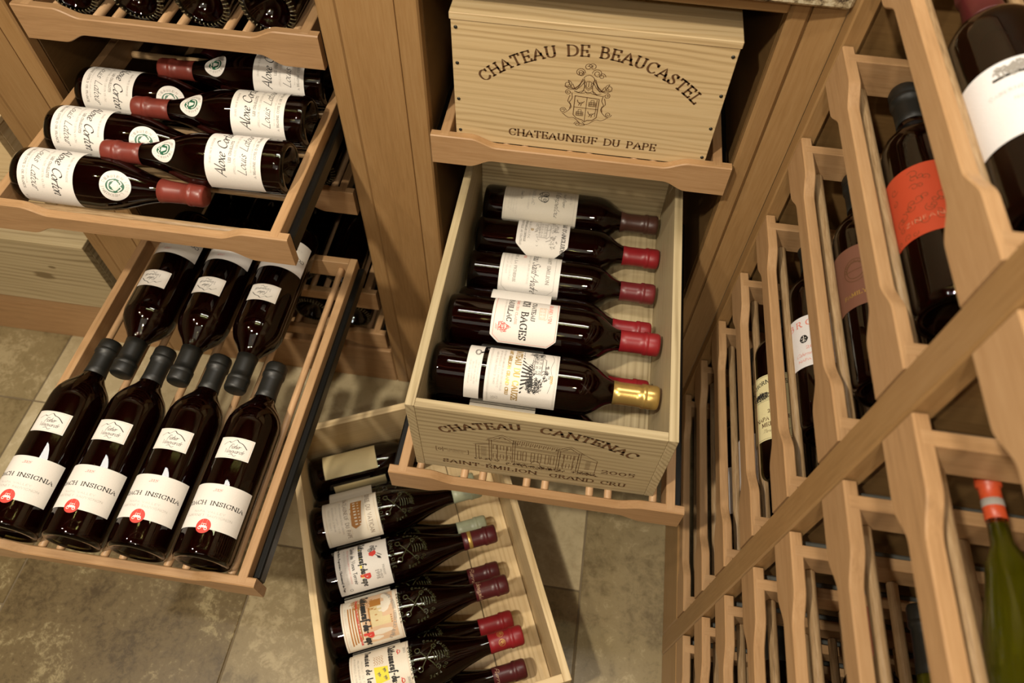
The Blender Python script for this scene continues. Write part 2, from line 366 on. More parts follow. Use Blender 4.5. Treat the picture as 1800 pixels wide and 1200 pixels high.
def crom(P, closed=False, n=4):
    out = []
    for i in range(len(P)-1):
        p0, p1, p2, p3 = P[max(i-1, 0)], P[i], P[i+1], P[min(i+2, len(P)-1)]
        if P[0] == P[-1]:
            if i == 0: p0 = P[-2]
            if i == len(P)-2: p3 = P[1]
        for k in range(n):
            t = k/n
            out.append(tuple(.5*((2*b)+(-a+c)*t+(2*a-5*b+4*c-d)*t*t+(-a+3*b-3*c+d)*t**3) for a, b, c, d in zip(p0, p1, p2, p3)))
    out.append(P[-1]); return out
def strokes(txt):
    res = []
    for s in txt.split(';'):
        if not s: continue
        sm = s[0] == '~'
        P = [tuple(float(q) for q in c.split(',')) for c in s.lstrip('~').split()]
        res.append((crom(P) if sm else P, sm))
    return res
GL = {}
def glyph(ch, serif):
    key = (ch, serif)
    if key in GL: return GL[key]
    acc = None
    if ch == 'É': acc, c2 = [(.28, 1.16), (.48, 1.42)], 'E'
    elif ch == 'é': acc, c2 = [(.22, .72), (.34, .92)], 'e'
    elif ch == 'â': acc, c2 = [(.1, .66), (.24, .84), (.38, .66)], 'a'
    else: c2 = ch
    if c2 in CAPS: adv, s = CAPS[c2]
    elif c2 in LOW: adv, s = LOW[c2]
    else: adv, s = .3, ''
    st = strokes(s); out = [p for p, _ in st]
    if serif and (c2 in CAPS) and c2 not in ' .-':
        for p, sm in st:
            for e, q in ((p[0], p[1]), (p[-1], p[-2])):
                dx, dy = abs(q[0]-e[0]), abs(q[1]-e[1])
                if dy > dx*.9 and (abs(e[1]) < .02 or abs(e[1]-1) < .02) and not sm:
                    out.append([(e[0]-.13, e[1]), (e[0]+.13, e[1])])
                elif dx > dy and not sm and (e[0] > .4 or (c2 in 'TZ' and e[0] < .1)):
                    k = .16 if e[1] > .5 else -.18
                    out.append([(e[0], e[1]), (e[0], e[1]-k)])
        if c2 in 'CGS':
            e = st[0][0][0]; out.append([(e[0], e[1]-.05), (e[0]+.01, e[1]+.16)])
            if c2 == 'S':
                e = st[0][0][-1]; out.append([(e[0], e[1]-.16), (e[0]-.01, e[1]+.06)])
            if 0:
                pass
    if acc: out.append(acc)
    GL[key] = (adv, out); return GL[key]
def ribbon(mb, P, thick, thin, nib, z=0.0, fn=None):
    n = len(P)
    if n < 2: return
    vs = []
    for i in range(n):
        a, b = P[max(i-1, 0)], P[min(i+1, n-1)]
        dx, dy = b[0]-a[0], b[1]-a[1]; L = math.hypot(dx, dy) or 1e-9
        dx /= L; dy /= L
        w = thin+(thick-thin)*abs(dx*math.sin(nib)-dy*math.cos(nib))
        ex = (-dx*w*.3 if i == 0 else dx*w*.3 if i == n-1 else 0); ey = (-dy*w*.3 if i == 0 else dy*w*.3 if i == n-1 else 0)
        vs.append((P[i][0]-dy*w/2+ex, P[i][1]+dx*w/2+ey)); vs.append((P[i][0]+dy*w/2+ex, P[i][1]-dx*w/2+ey))
    fs = [(2*i+1, 2*i+3, 2*i+2, 2*i) for i in range(n-1)]
    mb.add([fn(*p) if fn else (p[0], p[1], z) for p in vs], fs)
def fine(P, step):
    out = [P[0]]
    for a, b in zip(P, P[1:]):
        L = math.hypot(b[0]-a[0], b[1]-a[1]); k = max(1, int(L/step))
        for i in range(1, k+1): out.append((a[0]+(b[0]-a[0])*i/k, a[1]+(b[1]-a[1])*i/k))
    return out
def text(mb, s, x, y, h, fn, style='roman', align='c', track=.2, w=None, weight=1.0, arc=None):
    """writes s; (x, y) is the baseline anchor; h the cap height; w forces the total width; arc=(cx, cy, r) runs it round a circle"""
    st = dict(roman=(.20, .07, .1, 0, True), sans=(.1, .09, .0, 0, False), script=(.12, .035, .6, .45, False), black=(.2, .07, .75, .0, False), light=(.07, .05, .3, 0, False))[style]
    thick, thin, nib, shear, serif = st
    adv = [glyph(c, serif)[0]+track*(1 if style != 'script' else .1) for c in s]
    tot = sum(adv)-track
    sx = (w/(tot*h)) if w else 1.0
    if style == 'black' and not w: sx = .8
    pos = 0.0
    for c, a in zip(s, adv):
        gw = glyph(c, serif)[0]
        for P in glyph(c, serif)[1]:
            if arc:
                cx, cy, r = arc
                mid = (pos+gw/2)*h*sx - tot*h*sx/2
                th = mid/r
                Q = []
                for px, py in P:
                    lx, ly = (px-gw/2)*h*min(sx, 1.15), py*h
                    Q.append((cx+math.sin(th)*(r+ly)+math.cos(th)*lx, cy+math.cos(th)*(r+ly)-math.sin(th)*lx))
            else:
                x0 = x-(tot*h*sx/2 if align == 'c' else tot*h*sx if align == 'r' else 0)
                Q = [(x0+(pos+px+shear*py)*h*sx, y+py*h) for px, py in P]
            ribbon(mb, fine(Q, .004), thick*h*weight, thin*h*weight, nib, fn=fn)
        pos += a
def lines(mb, Ps, w, fn, nib=0.5, thin=None):
    for P in Ps: ribbon(mb, fine(P, .004), w, thin if thin is not None else w, nib, fn=fn)
def poly(mb, P, fn):
    """convex filled outline, cut in narrow columns so that it follows a curved surface"""
    xa, xb = min(p[0] for p in P), max(p[0] for p in P); n = max(3, min(24, int((xb-xa)/.0022))); rows = []
    for i in range(n+1):
        x = xa+(xb-xa)*min(max(i/n, .002), .998); ys = []
        for (x0, y0), (x1, y1) in zip(P, P[1:]+P[:1]):
            if x0 != x1 and min(x0, x1) <= x <= max(x0, x1): ys.append(y0+(y1-y0)*(x-x0)/(x1-x0))
        if ys: rows.append((x, min(ys), max(ys)))
    vs = []
    for x, lo, hi in rows: vs += [fn(x, lo), fn(x, hi)]
    mb.add(vs, [(2*i, 2*i+2, 2*i+3, 2*i+1) for i in range(len(rows)-1)])
def rect(mb, x0, y0, x1, y1, fn, n=6):
    for i in range(n):
        a, b = x0+(x1-x0)*i/n, x0+(x1-x0)*(i+1)/n
        mb.add([fn(a, y0), fn(b, y0), fn(b, y1), fn(a, y1)], [(0, 1, 2, 3)])
def circle(cx, cy, rx, ry=None, n=24, a0=0, a1=2*PI):
    ry = ry or rx
    return [(cx+rx*math.cos(a0+(a1-a0)*i/n), cy+ry*math.sin(a0+(a1-a0)*i/n)) for i in range(n+1)]
def curl(cx, cy, r, turns=1.4, a0=0, sgn=1, n=18):
    return [(cx+r*(1-.75*i/n)*math.cos(a0+sgn*2*PI*turns*i/n), cy+r*(1-.75*i/n)*math.sin(a0+sgn*2*PI*turns*i/n)) for i in range(n+1)]

# ------------------------------------------------------------------ bottles
def interp(prof, z):
    for (r0, z0), (r1, z1) in zip(prof, prof[1:]):
        if z0 <= z <= z1 and z1 > z0: return r0+(r1-r0)*(z-z0)/(z1-z0)
    return prof[-1][0]
def bottle_prof(shape, R, L, rn=.0143):
    s = L/.30
    if shape == 'bordeaux':
        sh = [(R*.985, .186*s), (R, .190*s), (R*.985, .198*s), (R*.93, .207*s), (R*.82, .216*s), (R*.66, .2245*s), (R*.53, .231*s), (rn*1.12, .239*s), (rn*1.02, .247*s)]
        sh = sh[1:]
    else:
        sh = [(R, .128*s), (R*.985, .142*s), (R*.93, .157*s), (R*.83, .173*s), (R*.70, .189*s), (R*.575, .204*s), (R*.48, .219*s), (rn*1.12, .234*s), (rn*1.03, .25*s)]
    body = [(R*.82, 0), (R*.93, .0012), (R*.985, .005), (R, .011)]
    return body+sh+[(rn, L-.03), (rn, L-.012), (rn+.0012, L-.011), (rn+.0012, L-.002), (rn*.9, L)]
class Bottle:
    """meshes of one kind of bottle, shared by all its copies"""
    def __init__(s, shape='bordeaux', R=.0375, L=.30, cap='c_maroon', c0=.232, labels=(), glass='glass', wine='wine', rn=.0143, ring=False, crest=False, band=None, hi=48):
        s.R, s.L = R, L
        pf = bottle_prof(shape, R, L, rn); s.prof = pf
        mb = MB()
        punt = [(0.0005, .024), (R*.35, .021), (R*.62, .010), (R*.74, .003)]
        mb.lathe(punt+pf+[(.0005, L)], hi)
        s.parts = [('glass', mb.mesh('bottle_glass', glass), [])]
        t = .0028
        wb = MB()
        top = L*.83
        wp = [(0.0005, .028), (R*.36, .025), (R*.66, .0135), (R*.80, .0055), (R-t-.003, .006), (R-t, .012)]+[(r-t, z) for r, z in pf if .012 < z < top]+[(rn-t, top), (.0005, top+.001)]
        wb.lathe(wp, 32)
        s.parts.append(('wine', wb.mesh('wine_fill', wine), []))
        if cap:
            cb = MB(); k = rn+.0009 if rn > .008 else rn+.0006
            c0r = lambda z: interp(pf, z)+.0006
            cb.lathe([(c0r(c0)-.0004, c0), (c0r(c0), c0+.0002), (max(k, c0r(c0+.01)), c0+.01), (k, L-.030), (k, L-.0225), (k+.0016, L-.0212), (k+.0017, L-.0165), (k+.0009, L-.0155), (k+.0012, L-.0145), (k+.0012, L-.003), (k-.0002, L+.0002), (k-.002, L+.0010), (.0005, L+.0012)], 36)
            s.parts.append(('capsule', cb.mesh('capsule', cap), []))
            if band:
                for b0, b1, bm_ in band:
                    bb = MB(); bb.lathe([(k+.0001, b0), (k+.0003, b0+.0002), (k+.0003, b1-.0002), (k+.0001, b1)], 36)
                    s.parts.append(('capsule_band', bb.mesh('capsule_band', bm_), []))
        if crest:
            em = MB(); crest_relief(em, s.surf(.0011), crest)
            s.parts.append(('embossed_crest', em.mesh('embossed_crest', 'relief'), []))
        if ring:
            gb = MB()
            for i in range(36):
                a = 2*PI*i/36
                gb.rod((R*.80*math.cos(a), R*.80*math.sin(a), -.0002), (R*.975*math.cos(a), R*.975*math.sin(a), .0030), .0010, 6)
            s.parts.append(('base_knurling', gb.mesh('base_knurling', 'rim'), []))
        for spec in labels: s.parts.append(s.label(**spec))
    def surf(s, eps, cap=False):
        def fn(a, h):
            r0 = max(interp(s.prof, h), .0143)
            if cap: r0 = max(r0, .0152)
            r = r0+eps; th = a/s.R if not cap else a/.0152
            return (r*math.sin(th), -r*math.cos(th), h)
        return fn
    def label(s, name='label', mat='p_white', h0=.03, h1=.1, half=70, cut=0, oval=False, art=None, face=0, cap=False, border=None):
        rr = s.R if not cap else .0152
        A = math.radians(half)*rr; off = math.radians(face)*rr
        base = s.surf(.00025 if not cap else .0006, cap)
        fn = lambda a, h: base(a+off, h)
        mb = MB(); na = 36; nh = 1 if s.prof[3][1] < h0 and h1 < s.L*.42 else 8
        if oval: nh = 8
        hc, hr = (h0+h1)/2, (h1-h0)/2
        rows = []
        for i in range(na+1):
            u = -1+2*i/na
            if oval: u = math.sin(u*PI/2); d = math.sqrt(max(0, 1-u*u)); lo, hi = hc-hr*d, hc+hr*d
            else:
                e = max(0, abs(u)*A-(A-cut)) if cut else 0
                lo, hi = h0+e, h1-e
            rows.append([fn(u*A, lo+(hi-lo)*j/nh) for j in range(nh+1)])
        vs = [p for r in rows for p in r]
        fs = [(i*(nh+1)+j, (i+1)*(nh+1)+j, (i+1)*(nh+1)+j+1, i*(nh+1)+j+1) for i in range(na) for j in range(nh)]
        mb.add(vs, fs, True)
        subs = []
        if art:
            P = {}
            tb = s.surf(.0005 if not cap else .0009, cap)
            f2 = lambda a, h: tb(a+off, h)
            art(P, f2)
            for (nm, mt), m in P.items(): subs.append((nm, m.mesh(nm, mt, fix=False)))
        return (name, mb.mesh(name, mat, fix=False), subs)
    def place(s, name, label, P, A, phi=0, cat='bottle', group=None, parent_mtx=None, side=None):
        """P base centre, A axis; phi turns the label face from straight up towards 'side'"""
        A = Vector(A).normalized(); up = Vector((0, 0, 1)); up = (up-A*up.dot(A)).normalized()
        side = Vector(side) if side else Vector((0, -1, 0))
        side = (side-A*side.dot(A)-up*side.dot(up)).normalized()
        p = math.radians(phi); F = up*math.cos(p)+side*math.sin(p)
        Y = -F; X = Y.cross(A)
        m = Matrix((X, Y, A)).transposed().to_4x4(); m.translation = Vector(P)
        if parent_mtx is not None: m = parent_mtx @ m
        o = thing(name, label, cat, m, group)
        for nm, me, subs in s.parts:
            q = link(nm, me, o)
            for n2, m2 in subs: link(n2, m2, q)
        return o
def pm(P, name, mat):
    k = (name, mat)
    if k not in P: P[k] = MB()
    return P[k]
def relief(mb, Ps, r, fn):
    for P in Ps:
        Q = [Vector(fn(*p)) for p in fine(P, .004)]
        for a, b in zip(Q, Q[1:]):
            if (b-a).length > 1e-5: mb.rod(a, b, r, 6)
def crest_relief(em, fn, c):
    """papal arms moulded in the glass: tiara over crossed keys in a ring of letters"""
    h = c
    for i in range(6):
        y = h+.002+i*.0042; w = .0085-abs(i-1.5)*.0011
        relief(em, [[(-w+2*w*k/4, y+.0016*math.cos((k-2)/2*1.3)) for k in range(5)]], .0008, fn)
    relief(em, [[(-.012, h-.018), (.011, h+.001)], [(.012, h-.018), (-.011, h+.001)]], .0010, fn)
    for sx in (-1, 1):
        relief(em, [circle(sx*.014, h-.021, .004, n=8), [(sx*.010, h), (sx*.015, h+.003)], curl(sx*.017, h+.006, .005, 1.2, 0, sx, 10)], .0008, fn)
    tm = []
    class Rec:
        def add(s, *a, **k): pass
    def letters(tx, h0, size, arc=None, y=0):
        adv = [glyph(ch, False)[0]+.35 for ch in tx]; tot = sum(adv); pos = 0
        for ch, a in zip(tx, adv):
            for P in glyph(ch, False)[1]:
                P = P[::3]+[P[-1]] if len(P) > 6 else P
                if arc:
                    cx, cy, r = arc; th = (pos+a/2-tot/2)*size/r
                    relief(em, [[(cx+math.sin(th)*(r+py*size)+math.cos(th)*(px-.35)*size, cy+math.cos(th)*(r+py*size)-math.sin(th)*(px-.35)*size) for px, py in P]], .0005, fn)
                else: relief(em, [[((pos+px-tot/2)*size, y+py*size) for px, py in P]], .0006, fn)
            pos += a
    letters('CHATEAUNEUF DU PAPE', h, .0050, arc=(0, h-.005, .027))
    letters('CONTROLE', h, .0062, y=h-.036)

# ---- printed designs
def art_insignia(P, fn):
    k = pm(P, 'lettering', 'black'); r = pm(P, 'vintage_year', 'red')
    text(k, 'COACH INSIGNIA', 0, .0665, .0054, fn, 'roman', w=.086)
    g = pm(P, 'fine_print', 'grey')
    text(g, 'NAPA VALLEY', 0, .0560, .0026, fn, 'light', w=.042); text(g, 'CABERNET SAUVIGNON', 0, .0505, .0030, fn, 'light', w=.066)
    text(r, '2005', 0, .0855, .0034, fn, 'script', w=.010)
def art_seal(P, fn):
    w = pm(P, 'carriage_emblem', 'white'); h = .0385
    lines(w, [circle(-.004, h-.003, .0017, n=10), circle(.0038, h-.003, .0017, n=10)], .0008, fn)
    rect(w, -.005, h-.0022, .005, h, fn, 3); rect(w, -.0032, h, .0028, h+.0008, fn, 3)
    lines(w, [[(-.003, h), (-.003, h+.003), (.003, h+.003), (.003, h)], [(0, h), (0, h+.003)]], .0006, fn)
def art_small(P, fn):
    k = pm(P, 'mountain_and_script', 'black'); c = .149
    lines(k, [crom([(-.016, c+.004), (-.010, c+.0085), (-.006, c+.0075), (.0, c+.012), (.004, c+.009), (.010, c+.007), (.017, c+.001)])], .0010, fn, .6, .0003)
    text(k, 'Fisher', 0, c-.001, .0062, fn, 'script', w=.014); text(k, 'Vineyards', 0, c-.0075, .0056, fn, 'script', w=.026)
    lines(k, [crom([(-.004, c-.0105), (.0, c-.0095), (.003, c-.012), (.006, c-.0105)])], .0005, fn)
    g = pm(P, 'border', 'tan'); x, y0, y1 = .0225, .1350, .1628
    lines(g, [[(-x, y0), (x, y0), (x, y1), (-x, y1), (-x, y0)]], .00025, fn)
def art_latour(P, fn, h0, h1):
    k = pm(P, 'script_lettering', 'black'); g = pm(P, 'fine_print', 'grey'); s = (h1-h0)/.084
    y = lambda v: h0+v*s
    text(g, 'GRANDS VINS DE BOURGOGNE', 0, y(.074), .0026, fn, 'light', w=.036)
    text(k, 'Aloxe Corton', 0, y(.053), .0135, fn, 'script', w=.068, weight=1.0)
    text(g, 'LES CHAILLOTS', 0, y(.0445), .0035, fn, 'roman', w=.030); text(g, 'APPELLATION ALOXE CORTON 1ER CRU', 0, y(.0375), .0027, fn, 'light', w=.058)
    text(k, 'Louis Latour', 0, y(.0215), .0110, fn, 'script', w=.060, weight=.7)
    text(g, 'MIS EN BOUTEILLE PAR LOUIS LATOUR', 0, y(.0135), .0018, fn, 'light', w=.05); text(g, 'A BEAUNE COTE D OR FRANCE', 0, y(.0075), .0030, fn, 'roman', w=.064)
    text(g, '75CL', .045, y(.004), .0026, fn, 'sans')
def art_latour_seal(P, fn, c, r):
    g = pm(P, 'green_medallion', 'green'); w = pm(P, 'crest_drawing', 'p_white'); k = pm(P, 'ring_lettering', 'grey')
    poly(g, circle(0, c, r*.6, r*.6, 22)[:-1], fn)
    f2 = lambda a, h: tuple(v*1.0035 if i < 2 else v for i, v in enumerate(fn(a, h)))
    poly(w, [(-r*.25, c+r*.18), (r*.25, c+r*.18), (r*.22, c-r*.15), (0, c-r*.3), (-r*.22, c-r*.15)], f2)
    lines(w, [crom([(-r*.45, c+r*.25), (-r*.2, c+r*.4), (0, c+r*.3), (r*.2, c+r*.42), (r*.45, c+r*.2)]), crom([(-r*.42, c-r*.1), (-r*.3, c-r*.35), (0, c-r*.42), (r*.3, c-r*.35), (r*.42, c-r*.1)])], r*.09, f2)
    text(k, 'MAISON LOUIS LATOUR', 0, 0, r*.2, fn, 'light', arc=(0, c, r*.70), track=.35, weight=1.4)
    text(k, 'BEAUNE DEPUIS', 0, 0, r*.2, lambda a, h: fn(-a, 2*c-h), 'light', arc=(0, c, r*.70), track=.35, weight=1.4)
def frame(m, x, y0, y1, w, fn, cut=0):
    if cut: Q = [(-x+cut, y0), (x-cut, y0), (x, y0+cut), (x, y1-cut), (x-cut, y1), (-x+cut, y1), (-x, y1-cut), (-x, y0+cut), (-x+cut, y0)]
    else: Q = [(-x, y0), (x, y0), (x, y1), (-x, y1), (-x, y0)]
    lines(m, [Q], w, fn)
def sketch_house(m, fn, x, y, s, n=4):
    """engraved country house: walls, windows, roof"""
    L = [[(x-s, y), (x-s, y+s*.8), (x+s, y+s*.8), (x+s, y), (x-s, y)], [(x-s*1.1, y+s*.8), (x-s*.8, y+s*1.15), (x+s*.8, y+s*1.15), (x+s*1.1, y+s*.8)]]
    for i in range(n):
        for j in (0, 1):
            a = x-s*.8+i*s*1.6/(n-1) if n > 1 else x; b = y+s*(.1+.38*j)
            L.append([(a-s*.09, b), (a-s*.09, b+s*.22), (a+s*.09, b+s*.22), (a+s*.09, b)])
    lines(m, L, s*.05, fn)
def foliage(m, fn, x, y, rx, ry, n, seed=1, w=.0005):
    R = random.Random(seed)
    for _ in range(n):
        a, r = R.uniform(0, 2*PI), math.sqrt(R.random()); px, py = x+rx*r*math.cos(a), y+ry*r*math.sin(a); q = R.uniform(0, 2*PI); l = w*3
        ribbon(m, [(px, py), (px+l*math.cos(q), py+l*math.sin(q)), (px+l*1.6*math.cos(q+.8), py+l*1.6*math.sin(q+.8))], w*1.4, w*.6, .5, fn=fn)
def art_mompelou(P, fn):
    k = pm(P, 'lettering', 'grey'); b = pm(P, 'monogram', 'black'); h = .032
    frame(k, .046, h+.005, h+.120, .0003, fn)
    text(k, 'Grand Cru', 0, h+.112, .004, fn, 'script'); text(b, 'Haut-Bages', 0, h+.101, .0048, fn, 'script', w=.03); text(b, 'Monpelou', .006, h+.088, .0085, fn, 'script', w=.050)
    lines(b, [circle(-.006, h+.070, .0065, .006), circle(.005, h+.070, .0065, .006), crom([(-.011, h+.066), (-.004, h+.060), (.0, h+.064), (.005, h+.059), (.011, h+.066)]), curl(-.003, h+.071, .004), curl(.008, h+.07, .004)], .0013, fn, .4, .0005)
    text(k, 'PAUILLAC', 0, h+.049, .0048, fn, 'roman', w=.034); text(k, 'APPELLATION PAUILLAC CONTROLEE', .006, h+.0425, .0026, fn, 'light', w=.04)
    text(b, 'Grand Vin', 0, h+.030, .004, fn, 'script')
    for i, s in enumerate(('MIS EN BOUTEILLE AU CHATEAU', 'PROPRIETAIRE A PAUILLAC GIRONDE', 'PRODUCE OF FRANCE BORDEAUX', 'CASTEJA HERITIERS PAUILLAC')): text(k, s, 0, h+.023-i*.0042, .0024, fn, 'light', w=.07-.004*i)
def art_angludet(P, fn):
    k = pm(P, 'lettering', 'black'); g = pm(P, 'house_engraving', 'grey'); h = .066
    text(k, "CHATEAU D'ANGLUDET", 0, h+.0725, .0062, fn, 'roman', w=.086)
    sketch_house(g, fn, .002, h+.036, .015, 5)
    for i in range(4): foliage(g, fn, -.022+i*.015, h+.060, .010, .006, 26, i, .0006)
    foliage(g, fn, .0, h+.033, .03, .003, 40, 9, .0006)
    lines(g, [[(x, h+.055), (x+.003, h+.048)] for x in (-.02, .0, .02)], .001, fn)
    text(pm(P, 'vintage', 'gold'), '*', 0, h+.026, .004, fn); lines(pm(P, 'gold_seal', 'gold'), [circle(.004, h+.024, .0022, n=10), circle(.004, h+.024, .001, n=8)], .0008, fn)
    for i, s in enumerate(('MARGAUX', 'APPELLATION MARGAUX CONTROLEE', 'MIS EN BOUTEILLE AU CHATEAU')): text(pm(P, 'fine_print', 'grey'), s, 0, h+.018-i*.006, .0032, fn, 'roman', w=.04+.012*i)
def art_andre(P, fn):
    k = pm(P, 'lettering', 'grey'); b = pm(P, 'script_lettering', 'black'); h = .050
    frame(k, .048, h+.005, h+.086, .0004, fn, .009)
    text(k, 'SAINT-EMILION', .002, h+.073, .0052, fn, 'roman', w=.056)
    text(b, 'Château Saint-André', 0, h+.050, .0125, fn, 'script', w=.088, weight=.75)
    text(k, 'APPELLATION SAINT-EMILION CONTROLEE', 0, h+.0435, .0026, fn, 'light', w=.066)
    text(pm(P, 'vintage_year', 'pink'), '1998', -.02, h+.034, .0045, fn, 'roman')
    text(k, 'VIEUX A LA PICHERIE', .0, h+.022, .0042, fn, 'roman', w=.062)
    text(k, 'MIS EN BOUTEILLE AU CHATEAU', 0, h+.015, .0026, fn, 'light', w=.06); text(k, 'PRODUCE OF FRANCE', 0, h+.0095, .0022, fn, 'light', w=.04)
def art_bages(P, fn):
    k = pm(P, 'lettering', 'black'); r = pm(P, 'red_border', 'pink'); h = .066
    frame(r, .0525, h+.002, h+.088, .0006, fn, .010)
    text(pm(P, 'red_lettering', 'pink'), 'GRAND VIN', .0, h+.076, .0046, fn, 'roman', w=.036)
    g = pm(P, 'house_engraving', 'tan'); sketch_house(g, fn, .004, h+.063, .010, 4)
    text(k, 'CHATEAU', .0, h+.052, .0056, fn, 'roman', w=.036)
    text(k, 'LYNCH', -.024, h+.0385, .0095, fn, 'roman', w=.036); text(k, 'BAGES', .026, h+.0385, .0095, fn, 'roman', w=.040)
    text(pm(P, 'red_lettering', 'pink'), 'GRAND CRU CLASSE', 0, h+.030, .0032, fn, 'roman', w=.05)
    text(k, 'PAUILLAC', .0, h+.019, .0068, fn, 'roman', w=.044); text(pm(P, 'fine_print', 'grey'), 'APPELLATION PAUILLAC CONTROLEE', 0, h+.014, .002, fn, 'light', w=.045)
    s = pm(P, 'red_seal', 'red')
    foliage(s, fn, .030, h+.016, .007, .007, 30, 3, .0006); lines(s, [circle(.030, h+.016, .0045, n=12), [(.024, h+.009), (.036, h+.009)], [(.027, h+.02), (.03, h+.026), (.033, h+.02)]], .0008, fn)
    text(s, '2000', .030, h+.0045, .003, fn, 'script')
def art_cauze(P, fn):
    k = pm(P, 'gold_lettering', 'gold'); b = pm(P, 'fine_print', 'grey'); g = pm(P, 'house_engraving', 'black'); h = .074
    frame(b, .0535, h+.004, h+.092, .0003, fn); frame(b, .0525, h+.0055, h+.0905, .0002, fn)
    text(k, 'CHATEAU DU CAUZE', 0, h+.0365, .0078, fn, 'roman', w=.090)
    text(k, 'SAINT-EMILION GRAND CRU', 0, h+.0275, .0042, fn, 'roman', w=.074, weight=1.3)
    for i in range(3): text(b, ('APPELLATION SAINT-EMILION GRAND CRU CONTROLEE', 'MIS EN BOUTEILLE A LA PROPRIETE', 'BORDEAUX FRANCE PRODUCE OF FRANCE')[i], 0, h+.0205-i*.0048, .0024, fn, 'light', w=.066-.008*i)
    text(b, '750', .044, h+.010, .004, fn, 'sans'); text(b, '12', .044, h+.015, .004, fn, 'sans')
    sketch_house(g, fn, -.008, h+.062, .013, 4); sketch_house(g, fn, -.019, h+.060, .006, 2)
    R = random.Random(4)
    for i in range(13):
        x = -.034+i*.0055
        ribbon(g, [(x*1.0, h+.047), (x*.55+.004, h+.060)], .0021, .0010, .3, fn=fn)
    foliage(g, fn, .020, h+.064, .009, .010, 110, 6, .0007); foliage(g, fn, -.030, h+.066, .007, .010, 60, 7, .0006)
    foliage(g, fn, .004, h+.078, .012, .004, 30, 8, .0006); foliage(g, fn, .012, h+.058, .020, .004, 60, 12, .0006)
    lines(g, [crom([(-.034, h+.084), (-.02, h+.087), (-.005, h+.084), (.01, h+.087), (.028, h+.083)])], .0003, fn)
    text(k, '2000', .010, h+.0845, .0034, fn, 'roman')
def art_strip(P, fn):
    k = pm(P, 'medal_print', 'black'); h = .0485
    lines(k, [circle(-.018, h+.012, .0055, .0038), circle(-.018, h+.012, .0042, .0028)], .0006, fn)
    poly(k, [(-.020, h+.0158), (-.016, h+.0158), (-.0175, h+.0185), (-.0165, h+.0195), (-.0205, h+.0195), (-.0195, h+.0175)], fn)
    g = pm(P, 'fine_print', 'grey')
    for i in range(4): text(g, ('CHATEAU DU CAUZE', 'SAINT-EMILION GRAND CRU', 'BRUNO LAPORTE', 'GRAND VIN DE BORDEAUX')[i], .012, h+.0145-i*.0038, .002, fn, 'light', w=.026+.006*(i % 2))
def art_vatican(P, fn):
    k = pm(P, 'lettering', 'grey'); g = pm(P, 'gold_palace', 'sepia'); o = pm(P, 'border', 'gold'); h = .022
    frame(o, .050, h+.005, h+.091, .0003, fn)
    text(pm(P, 'title_lettering', 'ink'), 'CUVEE DU VATICAN', .0, h+.076, .0072, fn, 'sans', w=.082, weight=1.1)
    lines(o, [[(-.040, h+.072), (.035, h+.072)], [(-.04, h+.045), (.035, h+.045)]], .0003, fn)
    poly(g, [(-.024, h+.050), (.020, h+.046), (.026, h+.052), (.022, h+.062), (.016, h+.064), (-.018, h+.069), (-.024, h+.070)], fn)
    f2 = lambda a, hh: tuple(v*1.003 if i < 2 else v for i, v in enumerate(fn(a, hh)))
    wh = pm(P, 'palace_windows', 'p_cream')
    for i in range(8): rect(wh, -.021+i*.0055, h+.053, -.0187+i*.0055, h+.0575, f2, 1); rect(wh, -.020+i*.0055, h+.0605, -.0185+i*.0055, h+.0635, f2, 1)
    lines(g, [circle(-.006+.010*i, h+.047, .004, n=8, a1=PI) for i in range(3)], .0012, fn)
    text(pm(P, 'title_lettering', 'ink'), 'CHATEAUNEUF DU PAPE', 0, h+.036, .0066, fn, 'sans', w=.084, weight=1.0)
    for i in range(4): text(k, ('APPELLATION CHATEAUNEUF-DU-PAPE CONTROLEE', 'Vieilles Vignes 1998', 'MIS EN BOUTEILLE AU DOMAINE', 'PRODUIT DE FRANCE')[i], 0, h+.029-i*.0065, .0028, fn, 'light', w=.062-.008*i)
